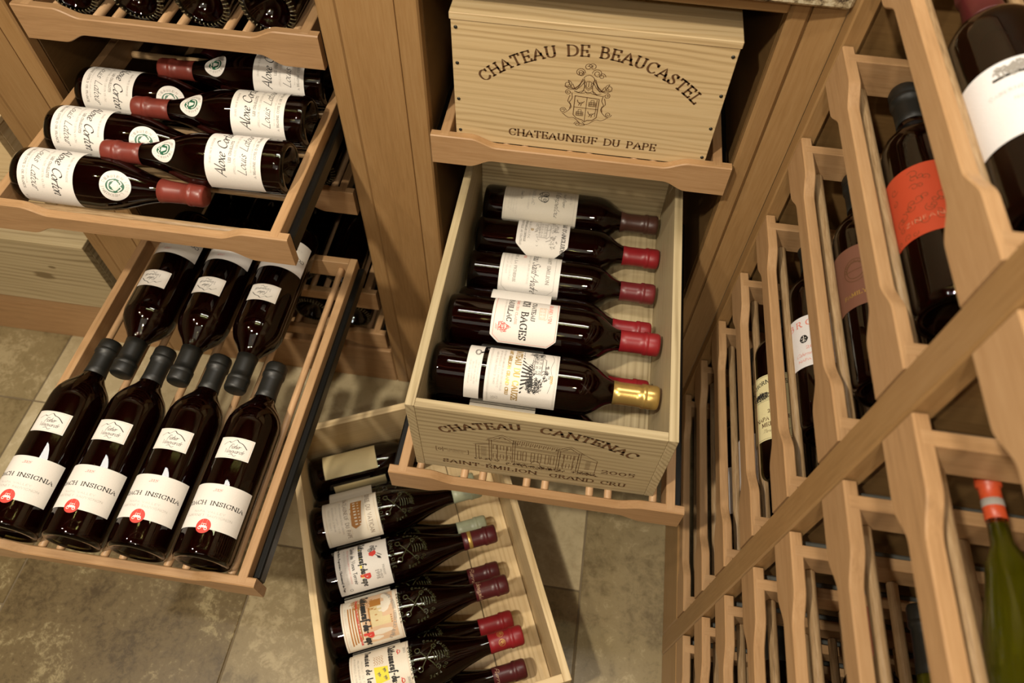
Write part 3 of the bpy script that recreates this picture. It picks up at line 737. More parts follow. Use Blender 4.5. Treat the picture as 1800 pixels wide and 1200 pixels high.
def art_cross(P, fn):
    k = pm(P, 'blackletter_title', 'black'); r = pm(P, 'red_print', 'red'); y = pm(P, 'gold_shadow', 'yellow'); h = .0255
    f0 = lambda a, hh: tuple(v*.9995 if i < 2 else v for i, v in enumerate(fn(a, hh)))
    for i in range(9): rect(y, -.034+i*.008, h+.0405, -.029+i*.008, h+.0415+.002*(i % 2), f0, 1)
    text(k, 'Châteauneuf-du-', -.009, h+.041, .0105, fn, 'black', w=.066, weight=1.2); text(k, 'ape', .036, h+.041, .0105, fn, 'black', w=.014, weight=1.2)
    text(r, 'P', .0255, h+.0395, .014, fn, 'black', weight=1.9); text(k, 'Cuvée du Vieux Terroir', 0, h+.0275, .0062, fn, 'black', w=.070)
    g = pm(P, 'fine_print', 'grey')
    text(pm(P, 'red_print', 'red'), 'APPELLATION CHATEAUNEUF-DU-PAPE CONTROLEE', 0, h+.0215, .0024, fn, 'light', w=.064); text(g, 'MIS EN BOUTEILLE A LA PROPRIETE', 0, h+.0155, .0024, fn, 'light', w=.064)
    text(k, 'Jacques Mestre Proprietaire Chateauneuf-du-Pape', 0, h+.0065, .0034, fn, 'roman', w=.088, weight=1.2)
    s = pm(P, 'crest_shield', 'red'); poly(s, [(-.014, h+.058), (-.006, h+.058), (-.004, h+.064), (-.008, h+.071), (-.015, h+.069)], fn)
    b = pm(P, 'crest_lines', 'black'); foliage(b, fn, -.022, h+.067, .006, .006, 34, 3, .0006)
    lines(b, [curl(-.017, h+.060, .004), [(-.006, h+.069), (.0, h+.076)], [(-.008, h+.072), (-.003, h+.079)]], .0012, fn)
    poly(pm(P, 'crest_lines', 'black'), [(-.004, h+.071), (.001, h+.072), (.003, h+.078), (-.003, h+.076)], fn)
    text(g, '1998', .027, h+.064, .0062, fn, 'roman'); text(g, 'PRODUIT', .022, h+.077, .003, fn, 'roman'); text(g, 'FRANCE', .028, h+.0715, .003, fn, 'roman')
    lines(k, [circle(.044, h+.019, .0024, n=10)], .0006, fn)
def art_usseglio(P, fn):
    t = pm(P, 'sepia_scene', 'tan'); s = pm(P, 'sepia_print', 'sepia'); h = .0265
    f0 = lambda a, hh: tuple(v*.9996 if i < 2 else v for i, v in enumerate(fn(a, hh)))
    frame(s, .0525, h+.003, h+.092, .0005, fn)
    rect(t, -.044, h+.032, .044, h+.086, f0, 14)
    for i in range(5): rect(s, -.022, h+.011+i*.0042, .042-.002*i, h+.0132+i*.0042, f0, 10)
    wm = pm(P, 'cloud_shapes', 'p_cream')
    for x, y, a, b in ((-.020, .077, .013, .006), (-.010, .069, .010, .010), (.028, .060, .005, .019), (.037, .052, .004, .010), (-.033, .072, .008, .005)): poly(wm, [(px, py) for px, py in circle(x, h+y, a, b, 14)[:-1]], fn)
    f1 = lambda a, hh: tuple(v*1.002 if i < 2 else v for i, v in enumerate(fn(a, hh)))
    c = pm(P, 'castle', 'p_old'); rect(c, -.014, h+.046, .018, h+.066, f1, 5); rect(c, .006, h+.066, .018, h+.078, f1, 3)
    f2 = lambda a, hh: tuple(v*1.004 if i < 2 else v for i, v in enumerate(fn(a, hh)))
    for i in range(3): rect(s, -.009+i*.009, h+.054, -.0075+i*.009, h+.058, f2, 1)
    rect(s, -.014, h+.044, .020, h+.0465, f2, 5); rect(s, -.028, h+.048, -.014, h+.066, f1, 3)
    for i in range(4): rect(s, .006+i*.0034, h+.078, .0078+i*.0034, h+.0805, f2, 1)
    foliage(s, fn, -.030, h+.030, .012, .012, 130, 4, .0008); foliage(s, fn, -.02, h+.05, .012, .008, 60, 5, .0007)
    k = pm(P, 'blackletter_title', 'black'); text(k, 'Châteauneuf-du-', -.010, h+.0335, .0115, f2, 'black', w=.070, weight=1.4); text(k, 'ape', .040, h+.0335, .0115, f2, 'black', w=.014, weight=1.4)
    text(pm(P, 'red_print', 'red'), 'P', .029, h+.032, .0135, f2, 'black', weight=1.9); text(pm(P, 'red_print', 'red'), 'APPELLATION CHATEAUNEUF-DU-PAPE CONTROLEE', .002, h+.0245, .0028, f2, 'roman', w=.084, weight=1.5)
    text(pm(P, 'fine_print', 'grey'), 'DOMAINE PIERRE USSEGLIO & FILS', 0, 0, .0046, f2, 'roman', arc=(0, h+.014, .070), track=.1); text(pm(P, 'fine_print', 'grey'), '2003', .036, h+.075, .0044, f2, 'script')
    text(pm(P, 'fine_print', 'grey'), 'MIS EN BOUTEILLE AU DOMAINE', .01, h+.006, .0026, fn, 'light', w=.066)
def art_janasse(P, fn):
    k = pm(P, 'blackletter_title', 'black'); g = pm(P, 'fine_print', 'grey'); h = .0265; s = pm(P, 'gold_lines', 'sepia')
    frame(s, .0525, h+.003, h+.091, .0003, fn)
    text(k, 'Châteauneuf-du-Pape', 0, h+.062, .011, fn, 'black', w=.088, weight=1.2); text(k, 'Domaine de la Janasse', 0, h+.025, .0085, fn, 'black', w=.092, weight=1.3)
    y = pm(P, 'yellow_shield', 'yellow'); poly(y, [(-.008, h+.037), (.0155, h+.037), (.017, h+.040), (.015, h+.0585), (-.007, h+.0585)], fn)
    f2 = lambda a, hh: tuple(v*1.003 if i < 2 else v for i, v in enumerate(fn(a, hh)))
    q = pm(P, 'blue_flowers', 'nail')
    for x, z in ((-.001, .053), (.0035, .044), (.010, .053)): foliage(q, f2, x, h+z, .0022, .0022, 12, 2, .0005)
    lines(s, [[(-.026+i*.005, h+.038+j*.004), (-.0235+i*.005, h+.041+j*.004), (-.021+i*.005, h+.038+j*.004)] for i in range(3) for j in range(4)], .0007, fn)
    r = pm(P, 'red_hats', 'red')
    for x in (-.024, .022): lines(r, [circle(x, h+.078, .0032, .0024, 12), [(x-.005, h+.0765), (x+.005, h+.0765)]], .0012, fn)
    text(g, '2003', -.024, h+.0855, .0038, fn, 'roman'); text(g, '2003', .024, h+.0855, .0038, fn, 'roman')
    for i in range(3): text(g, ('PRODUIT DE FRANCE', 'APPELLATION CHATEAUNEUF-DU-PAPE CONTROLEE', 'MIS EN BOUTEILLE AU DOMAINE COURTHEZON')[i], 0, h+.018-i*.0055, .0026, fn, 'light', w=.05+.01*i)
def art_red(P, fn):
    k = pm(P, 'swirl_print', 'ink')
    R = random.Random(2)
    for i in range(46):
        x, y = R.uniform(-.036, .036), R.uniform(.075, .150)
        lines(k, [curl(x, y, R.uniform(.003, .006), 1.0, R.uniform(0, 6), R.choice((-1, 1)), 8)], .0005, fn)
    text(pm(P, 'lettering', 'tan'), 'ZINFANDEL', 0, .088, .0042, fn, 'light', w=.05)
def art_ring(P, fn):
    k = pm(P, 'round_emblem', 'ink')
    lines(k, [circle(-.012, .135, .013, .015), circle(-.012, .135, .0095, .011), [(-.021, .135), (-.003, .135)]], .0008, fn)
    text(k, 'HANDCRAFTED', 0, 0, .0032, fn, 'roman', arc=(-.012, .135, .0098)); text(pm(P, 'lettering', 'gold'), 'FAMILY WINERY', 0, .102, .0045, fn, 'roman', w=.058)
def art_bro(P, fn):
    k = pm(P, 'lettering', 'pink'); text(k, 'BROWN', 0, .137, .0085, fn, 'roman', w=.066, track=.5)
    b = pm(P, 'round_emblem', 'black'); poly(b, circle(-.012, .118, .0058, n=18)[:-1], fn)
    f2 = lambda a, h: tuple(v*1.003 if i < 2 else v for i, v in enumerate(fn(a, h)))
    lines(pm(P, 'emblem_figure', 'white'), [[(-.012, .1135), (-.012, .1225)], [(-.015, .119), (-.009, .119)], [(-.0145, .115), (-.012, .117), (-.0095, .115)]], .0009, f2)
    text(k, '2004', 0, .103, .004, fn, 'roman', w=.02); text(k, 'Cabernet Sauvignon', 0, .094, .0048, fn, 'script', w=.05); text(k, 'NAPA VALLEY', 0, .086, .0032, fn, 'roman', w=.044)
def art_duck(P, fn):
    k = pm(P, 'lettering', 'ink'); b = pm(P, 'duck_engraving', 'black')
    frame(k, .046, .056, .152, .0004, fn)
    text(b, 'DUCKHORN VINEYARDS', 0, 0, .0062, fn, 'roman', arc=(0, .060, .080))
    foliage(b, fn, -.018, .122, .012, .004, 90, 3, .0008); lines(b, [crom([(-.034, .126), (-.036, .130), (-.033, .132), (-.031, .128), (-.027, .124), (-.012, .126), (.0, .121), (-.014, .117), (-.03, .118), (-.034, .124)])], .0012, fn)
    lines(b, [[(-.036, .113+i*.0018), (.01, .113+i*.0018)] for i in range(3)], .0003, fn)
    text(k, '2004', 0, .094, .0050, fn, 'roman'); text(k, 'NAPA VALLEY', 0, .083, .0054, fn, 'roman', w=.056); text(k, 'MERLOT', 0, .074, .0056, fn, 'roman', w=.036); text(k, 'Three Palms', 0, .065, .0046, fn, 'script', w=.036)
def art_big(P, fn):
    g = pm(P, 'tree_engraving', 'grey'); foliage(g, fn, -.002, .131, .020, .004, 150, 4, .0010); rect(pm(P, 'ground_line', 'nail'), -.024, .1235, .02, .1265, fn, 5)
    k = pm(P, 'lettering', 'grey'); text(k, 'CABERNET SAUVIGNON', 0, .107, .0036, fn, 'light', w=.060); text(k, 'NAPA VALLEY', 0, .097, .003, fn, 'light', w=.03)

B = {}
B['insignia'] = Bottle('bordeaux', .039, .306, 'c_black', .2465, [
    dict(name='main_label', h0=.0355, h1=.096, half=72, art=art_insignia), dict(name='shoulder_label', h0=.1335, h1=.1645, half=36, art=art_small),
    dict(name='round_seal', mat='red', h0=.029, h1=.048, half=13.8, oval=True, art=art_seal, face=0)])
def burg(R, L, h0, h1, s0, s1, c0, half, face, sface):
    return Bottle('burgundy', R, L, 'c_brick', c0, [dict(name='main_label', h0=h0, h1=h1, half=half, face=face, art=lambda P, f: art_latour(P, f, h0, h1)),
        dict(name='shoulder_seal', h0=s0, h1=s1, half=math.degrees((s1-s0)*.66/R), face=sface, oval=True, art=lambda P, f: art_latour_seal(P, f, (s0+s1)/2, (s1-s0)/2))], rn=.0128)
B['latour'] = burg(.0355, .2500, .014, .090, .1250, .1615, .190, 96, 0, 24)
B['latour_b'] = burg(.0355, .2520, .027, .100, .1425, .1785, .199, 92, 0, -4)
LAB = dict(name='front_label')
B['monpelou'] = Bottle('bordeaux', .037, .294, 'c_brown', .232, [dict(LAB, mat='p_grey', h0=.034, h1=.157, half=74, art=art_mompelou)], band=[(.2335, .2350, 'gold')])
B['angludet'] = Bottle('bordeaux', .037, .298, 'c_red', .240, [dict(LAB, mat='p_white', h0=.066, h1=.150, half=76, cut=.02, art=art_angludet), dict(name='back_label', mat='p_grey', h0=.07, h1=.13, half=24, face=168)])
B['andre'] = Bottle('bordeaux', .037, .294, 'c_wine', .240, [dict(LAB, mat='p_white', h0=.050, h1=.144, half=80, art=art_andre)])
B['bages'] = Bottle('bordeaux', .0375, .300, 'c_red', .245, [dict(LAB, mat='p_white', h0=.064, h1=.156, half=84, cut=.012, art=art_bages)])
B['cauze'] = Bottle('bordeaux', .0378, .303, 'c_gold', .243, [dict(LAB, mat='p_white', h0=.074, h1=.168, half=85, art=art_cauze),
    dict(name='medal_strip', mat='p_white', h0=.0475, h1=.0675, half=80, art=art_strip)], band=[(.2455, .2465, 'black')])
B['plain_wine'] = Bottle('bordeaux', .0368, .294, 'c_wine', .236, [dict(LAB, mat='p_cream', h0=.05, h1=.14, half=70)])
B['plain_red'] = Bottle('bordeaux', .0368, .294, 'c_red', .236, [dict(LAB, mat='p_white', h0=.05, h1=.14, half=70)])
B['slot'] = Bottle('bordeaux', .0375, .30, 'c_maroon', .236, [], ring=True, hi=36)
CP = dict(shape='burgundy', R=.0408, L=.305)
B['vatican'] = Bottle(**CP, cap='c_pale', c0=.252, crest=.155, labels=[dict(LAB, mat='p_cream', h0=.022, h1=.118, half=76, art=art_vatican)])
B['cross'] = Bottle(**CP, cap='c_maroon', c0=.245, crest=.155, band=[(.2545, .2610, 'gold')], labels=[dict(LAB, mat='p_white', h0=.0255, h1=.115, half=76, art=art_cross)])
B['usseglio'] = Bottle(**CP, cap='c_maroon', c0=.248, crest=.155, labels=[dict(LAB, mat='p_cream', h0=.0265, h1=.121, half=78, art=art_usseglio),
    dict(name='capsule_script', mat='c_maroon', cap=True, h0=.250, h1=.262, half=80, art=lambda P, f: text(pm(P, 'lettering', 'tan'), 'Usseglio', 0, .253, .0068, f, 'script', w=.034))])
B['janasse'] = Bottle(**CP, cap='c_red', c0=.248, crest=.155, band=[(.2495, .2535, 'gold')], labels=[dict(LAB, mat='p_cream', h0=.0265, h1=.121, half=78, art=art_janasse),
    dict(name='capsule_medallion', mat='c_red', cap=True, h0=.262, h1=.276, half=80, art=lambda P, f: [lines(pm(P, 'round_emblem', 'gold'), [circle(x, .269, .0052), curl(x-.001, .270, .003), curl(x+.001, .268, .003, 1.2, 2)], .0006, f) for x in (-.008, .006)])])
B['pale_low'] = Bottle(**CP, cap='c_pale', c0=.250, crest=.155, labels=[dict(LAB, mat='p_cream', h0=.03, h1=.11, half=70)])
B['maroon_low'] = Bottle(**CP, cap='c_maroon', c0=.248, crest=.155, labels=[dict(LAB, mat='p_cream', h0=.03, h1=.11, half=70),
    dict(name='capsule_script', mat='c_maroon', cap=True, h0=.250, h1=.262, half=80, art=lambda P, f: text(pm(P, 'lettering', 'tan'), 'Pierre', 0, .253, .0068, f, 'script', w=.026))])
B['red_low'] = Bottle(**CP, cap='c_red', c0=.245, crest=.155, labels=[dict(LAB, mat='p_cream', h0=.03, h1=.11, half=70)])
B['aged_label'] = Bottle(**CP, cap='c_maroon', c0=.245, labels=[dict(LAB, mat='p_old', h0=.028, h1=.13, half=40, face=-8), dict(name='lower_label', mat='p_old', h0=.04, h1=.14, half=20, face=76)])
B['r_red'] = Bottle('bordeaux', .0375, .302, 'c_black', .246, [dict(LAB, mat='p_red', h0=.072, h1=.156, half=76, art=art_red)])
B['r_brown'] = Bottle('bordeaux', .0375, .302, 'c_black', .246, [dict(LAB, mat='p_brown', h0=.088, h1=.168, half=76, art=art_ring)])
B['r_bro'] = Bottle('bordeaux', .0375, .302, 'c_black', .246, [dict(LAB, mat='p_bright', h0=.078, h1=.152, half=76, art=art_bro)])
B['r_duck'] = Bottle('bordeaux', .0375, .302, 'c_black', .246, [dict(LAB, mat='p_yellow', h0=.054, h1=.154, half=76, art=art_duck)])
B['r_big'] = Bottle('bordeaux', .039, .306, 'c_maroon', .232, [dict(LAB, mat='p_bright', h0=.062, h1=.142, half=78, art=art_big)])
B['r_white'] = Bottle('bordeaux', .0375, .302, 'c_black', .246, [dict(LAB, mat='p_bright', h0=.05, h1=.13, half=76)])
B['olive'] = Bottle('burgundy', .0295, .300, 'c_orange', .252, [], glass='glass2', wine='wine2', band=[(.262, .268, 'grey')], rn=.0068)
B['olive2'] = Bottle('burgundy', .037, .305, 'c_black', .240, [], glass='glass2', wine='wine2')

# ------------------------------------------------------------------ setting: floor tiles, walls, ceiling
g = MB(); g.box(-2.2, 1.1, -3.0, .7, -.03, -.0022, 0)
floor = struct(part('floor', g, 'grout'))
TILES = [(-.735, -.297, -1.0, -.17, 'a'), (-.297, .317, -1.0, -.395, 'b'), (-.297, .317, -.395, .06, 'c'), (.317, .93, -.93, .02, 'b'),
         (-1.2, -.735, -1.0, -.577, 'c'), (-1.2, -.735, -.577, -.45, 'a'), (-.897, -.735, -.45, -.17, 'c'), (-1.2, -.897, -.45, -.17, 'b'), (-.897, -.297, -.17, .06, 'c'), (-1.35, -.897, -.17, .06, 'b'),
         (-1.2, -.6, -1.6, -1.0, 'b'), (-.6, .0, -1.6, -1.0, 'a'), (.0, .6, -1.6, -1.0, 'c'), (.6, 1.05, -1.6, -.93, 'b'), (-2.1, -1.35, -1.0, .06, 'b'), (-2.1, -1.2, -1.6, -1.0, 'c'), (-1.35, -1.2, -1.0, -.17, 'a'),
         (-2.1, -1.0, -2.4, -1.6, 'a'), (-1.0, .0, -2.4, -1.6, 'c'), (.0, 1.05, -2.4, -1.6, 'b')]
for x0, x1, y0, y1, k in TILES:
    t = MB(); gp = .0016
    t.box(x0+gp, x1-gp, y0+gp, y1-gp, -.010, random.uniform(-.0004, .0002), .0012)
    part('floor_tile', t, 'tile_'+k, floor)
for nm, b in (('wall_back', (-2.2, 1.1, .66, .70, 0, 2.5)), ('wall_left', (-2.24, -2.2, -3, .7, 0, 2.5)), ('wall_right', (1.1, 1.14, -3, .7, 0, 2.5)), ('wall_front', (-2.2, 1.1, -3.04, -3.0, 0, 2.5))):
    w = MB(); w.box(*b, 0); struct(part(nm, w, 'wall'))
c = MB(); c.box(-2.2, 1.1, -3, .7, 2.5, 2.54, 0); ceiling = struct(part('ceiling', c, 'ceil'))
for i in range(5):
    q = MB(); q.box(-2.2, 1.1, -2.75+i*.62, -2.63+i*.62, 2.43, 2.4995, .004); part('ceiling_beam', q, 'ceil', ceiling)
for i, a in enumerate(LAMPS):
    t = thing('recessed_spotlight', 'round recessed ceiling spotlight, %s' % ('above the long open drawer', 'above the right rack', 'nearest the left wall', 'farthest back over the aisle')[i], 'lamp', loc=(a[0][0], a[0][1], 2.4985), group='ceiling spotlights over the aisle')
    rg = MB(); rg.lathe([(.062, 0), (.088, -.001), (.090, -.008), (.062, -.010), (.060, 0)], 32); part('trim_ring', rg, 'steel', t)

# ------------------------------------------------------------------ built-in cabinets
def board(parent, name, x0, x1, y0, y1, z0, z1, mat, c=.0012, label=None):
    m = MB(); m.box(x0, x1, y0, y1, z0, z1, c); return part(name, m, mat, parent, label)
def post(label, x0, x1):
    t = thing('cabinet_post', label, 'cabinet post', loc=((x0+x1)/2, 0, 0)); o = (x0+x1)/2; h = (x1-x0)/2
    board(t, 'stile', -h, -h+.026, 0, .02, 0, .934, 'panel_z', .0025)
    board(t, 'stile', h-.030, h, 0, .02, 0, .934, 'panel_z', .0025)
    board(t, 'centre_panel', -h+.0262, h-.0302, .0006, .019, 0, .934, 'panel_z', .0006)
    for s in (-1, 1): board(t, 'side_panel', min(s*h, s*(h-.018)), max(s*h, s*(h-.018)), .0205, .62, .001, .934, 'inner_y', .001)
    return t
post('broad vertical wooden post left of the open Cantenac wine crate', -.1292, -.0012)
post('wooden cabinet post at the left edge behind the pulled-out burgundy drawer', -.674, -.5500)
t = thing('cabinet_post', 'wooden corner post to the right of the Beaucastel box', 'cabinet post', loc=(.4445, 0, 0))
board(t, 'stile', -.0275, -.004, 0, .02, 0, .9575, 'panel_z', .004); q = MB(); P4 = [(-.0038, .0004), (.02845, -.0114), (.02845, .018), (-.0038, .018)]
q.add([(x, y, z) for z in (0, .9575) for x, y in P4], [(0, 1, 5, 4), (1, 2, 6, 5), (2, 3, 7, 6), (3, 0, 4, 7), (3, 2, 1, 0), (4, 5, 6, 7)]); part('centre_panel', q, 'panel_z', t)
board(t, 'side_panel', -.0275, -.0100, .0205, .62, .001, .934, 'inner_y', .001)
t = thing('cabinet_carcass', 'dark cabinet interior behind the Beaucastel box and open crate', 'cabinet', loc=(.2075, .3, 0))
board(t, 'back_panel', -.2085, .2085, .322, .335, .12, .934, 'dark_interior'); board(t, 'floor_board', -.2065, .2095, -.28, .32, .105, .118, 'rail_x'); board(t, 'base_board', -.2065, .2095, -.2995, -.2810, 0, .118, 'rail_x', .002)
t = thing('cabinet_carcass', 'cabinet interior behind the left column of pulled-out drawers', 'cabinet', loc=(-.3395, .3, 0))
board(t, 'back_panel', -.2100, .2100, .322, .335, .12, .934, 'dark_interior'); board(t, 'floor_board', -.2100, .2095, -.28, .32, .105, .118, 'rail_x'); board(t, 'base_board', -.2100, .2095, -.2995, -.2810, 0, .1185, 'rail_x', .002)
t = thing('cabinet_carcass', 'far left cabinet bay holding plain pine boxes', 'cabinet', loc=(-.885, .3, 0))
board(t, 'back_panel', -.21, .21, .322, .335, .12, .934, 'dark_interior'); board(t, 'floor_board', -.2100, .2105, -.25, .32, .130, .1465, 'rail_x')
board(t, 'bottom_rail', -.2105, .2105, -.3, -.2815, .119, .1465, 'rail_x', .002); board(t, 'base_board', -.2105, .2105, -.2985, -.28, 0, .1185, 'rail_x', .0015)
board(t, 'shelf_board', -.2100, .2105, -.28, .32, .425, .440, 'rail_x')
ct = thing('countertop', 'speckled granite countertop along the top edge of the picture', 'countertop', loc=(-.3, .3, .958))
board(ct, 'granite_slab', -.82, .7725, -.325, .33, 0, .03, 'granite', .004)
board(ct, 'wooden_apron', -.82, .7160, -.3005, -.280, -.0238, -.0003, 'panel_x', .002)

# ------------------------------------------------------------------ drawers
WID, TH, RH = .41, .0126, .0496
def rail_mesh(long=WID):
    def top(x):
        k = min(x, long-x); u = min(max((k-.056)/.036, 0), 1); u = u*u*(3-2*u); return -.0112*u+.0006*math.sin(min(k, .05)/.05*PI)*0
    def bot(x):
        k = min(x, long-x); u = min(max((k-.052)/.034, 0), 1); u = u*u*(3-2*u); return -RH+.0132*u
    xs = [0, .0012, .02, .045]+[.050+i*.003 for i in range(16)]+[.11, .15]
    xs = xs+[long/2]+[long-x for x in reversed(xs)]
    mb = MB(); c = .0014; vs = []
    for x in xs:
        t_, b_ = top(x), bot(x); e = c if x in (0, long) else 0
        vs += [(x, c, t_-e), (x, TH-c, t_-e)] if 0 else [(x, c+e*0, t_), (x, TH-c, t_), (x, TH, t_-c), (x, TH, b_+c), (x, TH-c, b_), (x, c, b_), (x, 0, b_+c), (x, 0, t_-c)]
    fs = []
    for i in range(len(xs)-1):
        for k in range(8):
            a, b = i*8+k, i*8+(k+1) % 8
            fs.append((a, b, b+8, a+8))
    fs.append(tuple(range(8))); fs.append(tuple((len(xs)-1)*8+k for k in range(8))[::-1])
    mb.add(vs, fs); return mb
def bx(x0, x1, y0, y1, z0, z1, c=.0008):
    m = MB(); m.box(x0, x1, y0, y1, z0, z1, c); return m
DR = {}
def drawer_meshes(depth, cross, reach):
    k = (depth, cross, reach)
    if k in DR: return DR[k]
    Ps = [('front_rail', rail_mesh().mesh('front_rail', 'rail_x'))]
    s1, s2 = .0125, .0252
    for a in (s1, WID-s2): Ps.append(('side_bar', bx(a, a+.0127, TH*.25, depth, -.0400, .0002).mesh('side_bar', 'rail_y')))
    Ps.append(('back_rail', bx(s1+.0129, WID-s1-.0129, depth-.0125, depth-.0002, -.040, 0).mesh('back_rail', 'rail_x')))
    if cross:
        for y in ((.0300, .114, .150, .234, .270, .354) if cross is True else cross):
            m = MB(); m.rod((s2+.0002, y, -.0355), (WID-s2-.0002, y, -.0355), .0056); Ps.append(('dowel', m.mesh('dowel', M['dowelg'])))
    else:
        for x in (.0405, .1040, .1300, .1925, .2185, .2810, .3070, .3695):
            m = MB(); m.rod((x, TH+.0002, -.0172), (x, depth-.0127, -.0172), .0055); Ps.append(('dowel', m.mesh('dowel', M['dowel'])))
    for a, b in ((s1-.0115, s1-.0004), (WID-s1+.0004, WID-s1+.0115)):
        m = bx(a, b, TH+.002, depth-.005, -.0395, -.0165, .002)
        out = a if a < .1 else b
        m.box(a+.002, b-.002, max(TH+.06, depth-.32), depth-.005+reach, -.037, -.0190, .001)
        Ps.append(('slide_runner', m.mesh('slide_runner', 'steel' if cross is True else 'metal')))
    DR[k] = Ps; return Ps
def drawer(label, x, y, z, rotz=0, depth=.56, cross=False, reach=0, group=None):
    m = Matrix.Translation((x, y, z)) @ Matrix.Rotation(rotz, 4, 'Z')
    t = thing('wine_drawer', label, 'tray', m, group)  # a slatted cabinet drawer on slide runners
    for nm, me in drawer_meshes(depth, cross, reach): link(nm, me, t)
    return t
XL, XC = -.5459, .003
drawer('closed wine drawer at the top left edge holding bottles base outward', XL, .0023, .8429)
drawer('pulled-out drawer holding six small red-capped burgundy bottles', XL, -.2206, .7087, cross=(.0335, .1045, .1215, .1915, .2090, .2790, .37, .45))
drawer('closed drawer partly hidden behind the burgundy drawer, above the long one', XL, .002, .5726)
drawer('longest open drawer at lower left with seven black-capped bottles', XL, -.5707, .4265)
drawer('closed drawer seen below the long open drawer, upper of two', XL, .002, .312)
drawer('lowest closed drawer of the left column just above the base board', XL, .002, .1778)
drawer('closed drawer carrying the upright Beaucastel box', XC, -.0155, .7229)
drawer('pulled-out empty-slatted drawer supporting the open Cantenac crate', XC, -.3972, .4524)
drawer('closed drawer hidden below the Cantenac crate, upper', XC, .002, .312)
drawer('closed drawer hidden below the Cantenac crate, lowest', XC, .002, .1778)

# ------------------------------------------------------------------ rack on the right
RX = .473
ZS = dict(A=1.0540, B=.9279, C=.8041, D=.6704, E=.5464, F=.4206, G=.2983, H=.1723)
rk = thing('display_rack', 'tall side rack of slim wooden bottle drawers filling the right of the picture', 'wine rack', loc=(RX, -.45, 0))
def rboard(name, x0, x1, y0, y1, z0, z1, mat, c=.0015): board(rk, name, x0, x1, y0+.45, y1+.45, z0, z1, mat, c)
for y0, y1 in ((-.0365, -.0115), (-.4845, -.4500), (-.9350, -.9000)): rboard('stile', 0, .02, y0, y1, 0, 1.34, 'panel_z', .002)
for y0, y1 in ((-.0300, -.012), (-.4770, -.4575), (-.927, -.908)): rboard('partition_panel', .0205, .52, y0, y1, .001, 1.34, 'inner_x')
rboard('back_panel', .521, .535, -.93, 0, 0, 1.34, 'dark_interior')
for y0, y1 in ((-.4498, -.0367), (-.8998, -.4847)): rboard('base_board', .0005, .019, y0, y1, 0, .1195, 'panel_y', .002)
ORD = 'top,second,third,fourth,fifth,sixth,seventh,lowest'.split(',')
for i, (k, z) in enumerate(ZS.items()):
    drawer('slim rack drawer in the far bay, %s from the top' % ORD[i], RX+.0004, -.0385, z, -PI/2, depth=.44, cross=True)
    drawer('slim rack drawer in the near bay, %s from the top' % ORD[i], RX+.0004, -.4865, z, -PI/2, depth=.44, cross=True)
def rbottle(kind, name, label, k, y=-.372, dx=.073, phi=30, dz=-.028, A=(0, 1, 0), **kw):
    return B[kind].place(name, label, (RX+dx, y, ZS[k]+dz), A, phi, side=(-1, 0, 0), **kw)
rbottle('r_big', 'wine_bottle', 'large wine bottle with big off-white tree label at the top right corner', 'A', y=-.385, phi=22)
rbottle('r_red', 'wine_bottle', 'wine bottle with orange-red swirl label in the right rack', 'B', phi=35)
rbottle('r_brown', 'wine_bottle', 'wine bottle with dull brown label and round emblem in the rack', 'C', phi=35)
rbottle('r_bro', 'wine_bottle', 'wine bottle with white label starting B R O in the rack', 'D', y=-.350, phi=36, dx=.070, dz=-.034)
rbottle('r_duck', 'wine_bottle', 'wine bottle with pale yellow bird label in the right rack', 'E', y=-.362, phi=40, dx=.063, dz=-.038)
rbottle('r_white', 'wine_bottle', 'wine bottle showing only a sliver of white label, left of the yellow label', 'F', phi=60)
rbottle('r_white', 'wine_bottle', 'wine bottle with white label sliver lowest in the far bay', 'G', phi=50)
rbottle('olive', 'wine_bottle', 'olive green bottle with orange capsule at the right edge', 'B', y=-.789, phi=20, dx=.079, dz=-.054)
rbottle('olive2', 'wine_bottle', 'olive green bottle low in the near bay behind the rails', 'D', y=-.84, phi=20, dx=.138, dz=-.026)
rbottle('plain_red', 'wine_bottle', 'bottle with red capsule deep in the near bay', 'E', y=-.80, phi=50, dx=.132, dz=-.020)
rbottle('r_white', 'wine_bottle', 'bottle with white label low in the near bay', 'F', y=-.80, phi=50)

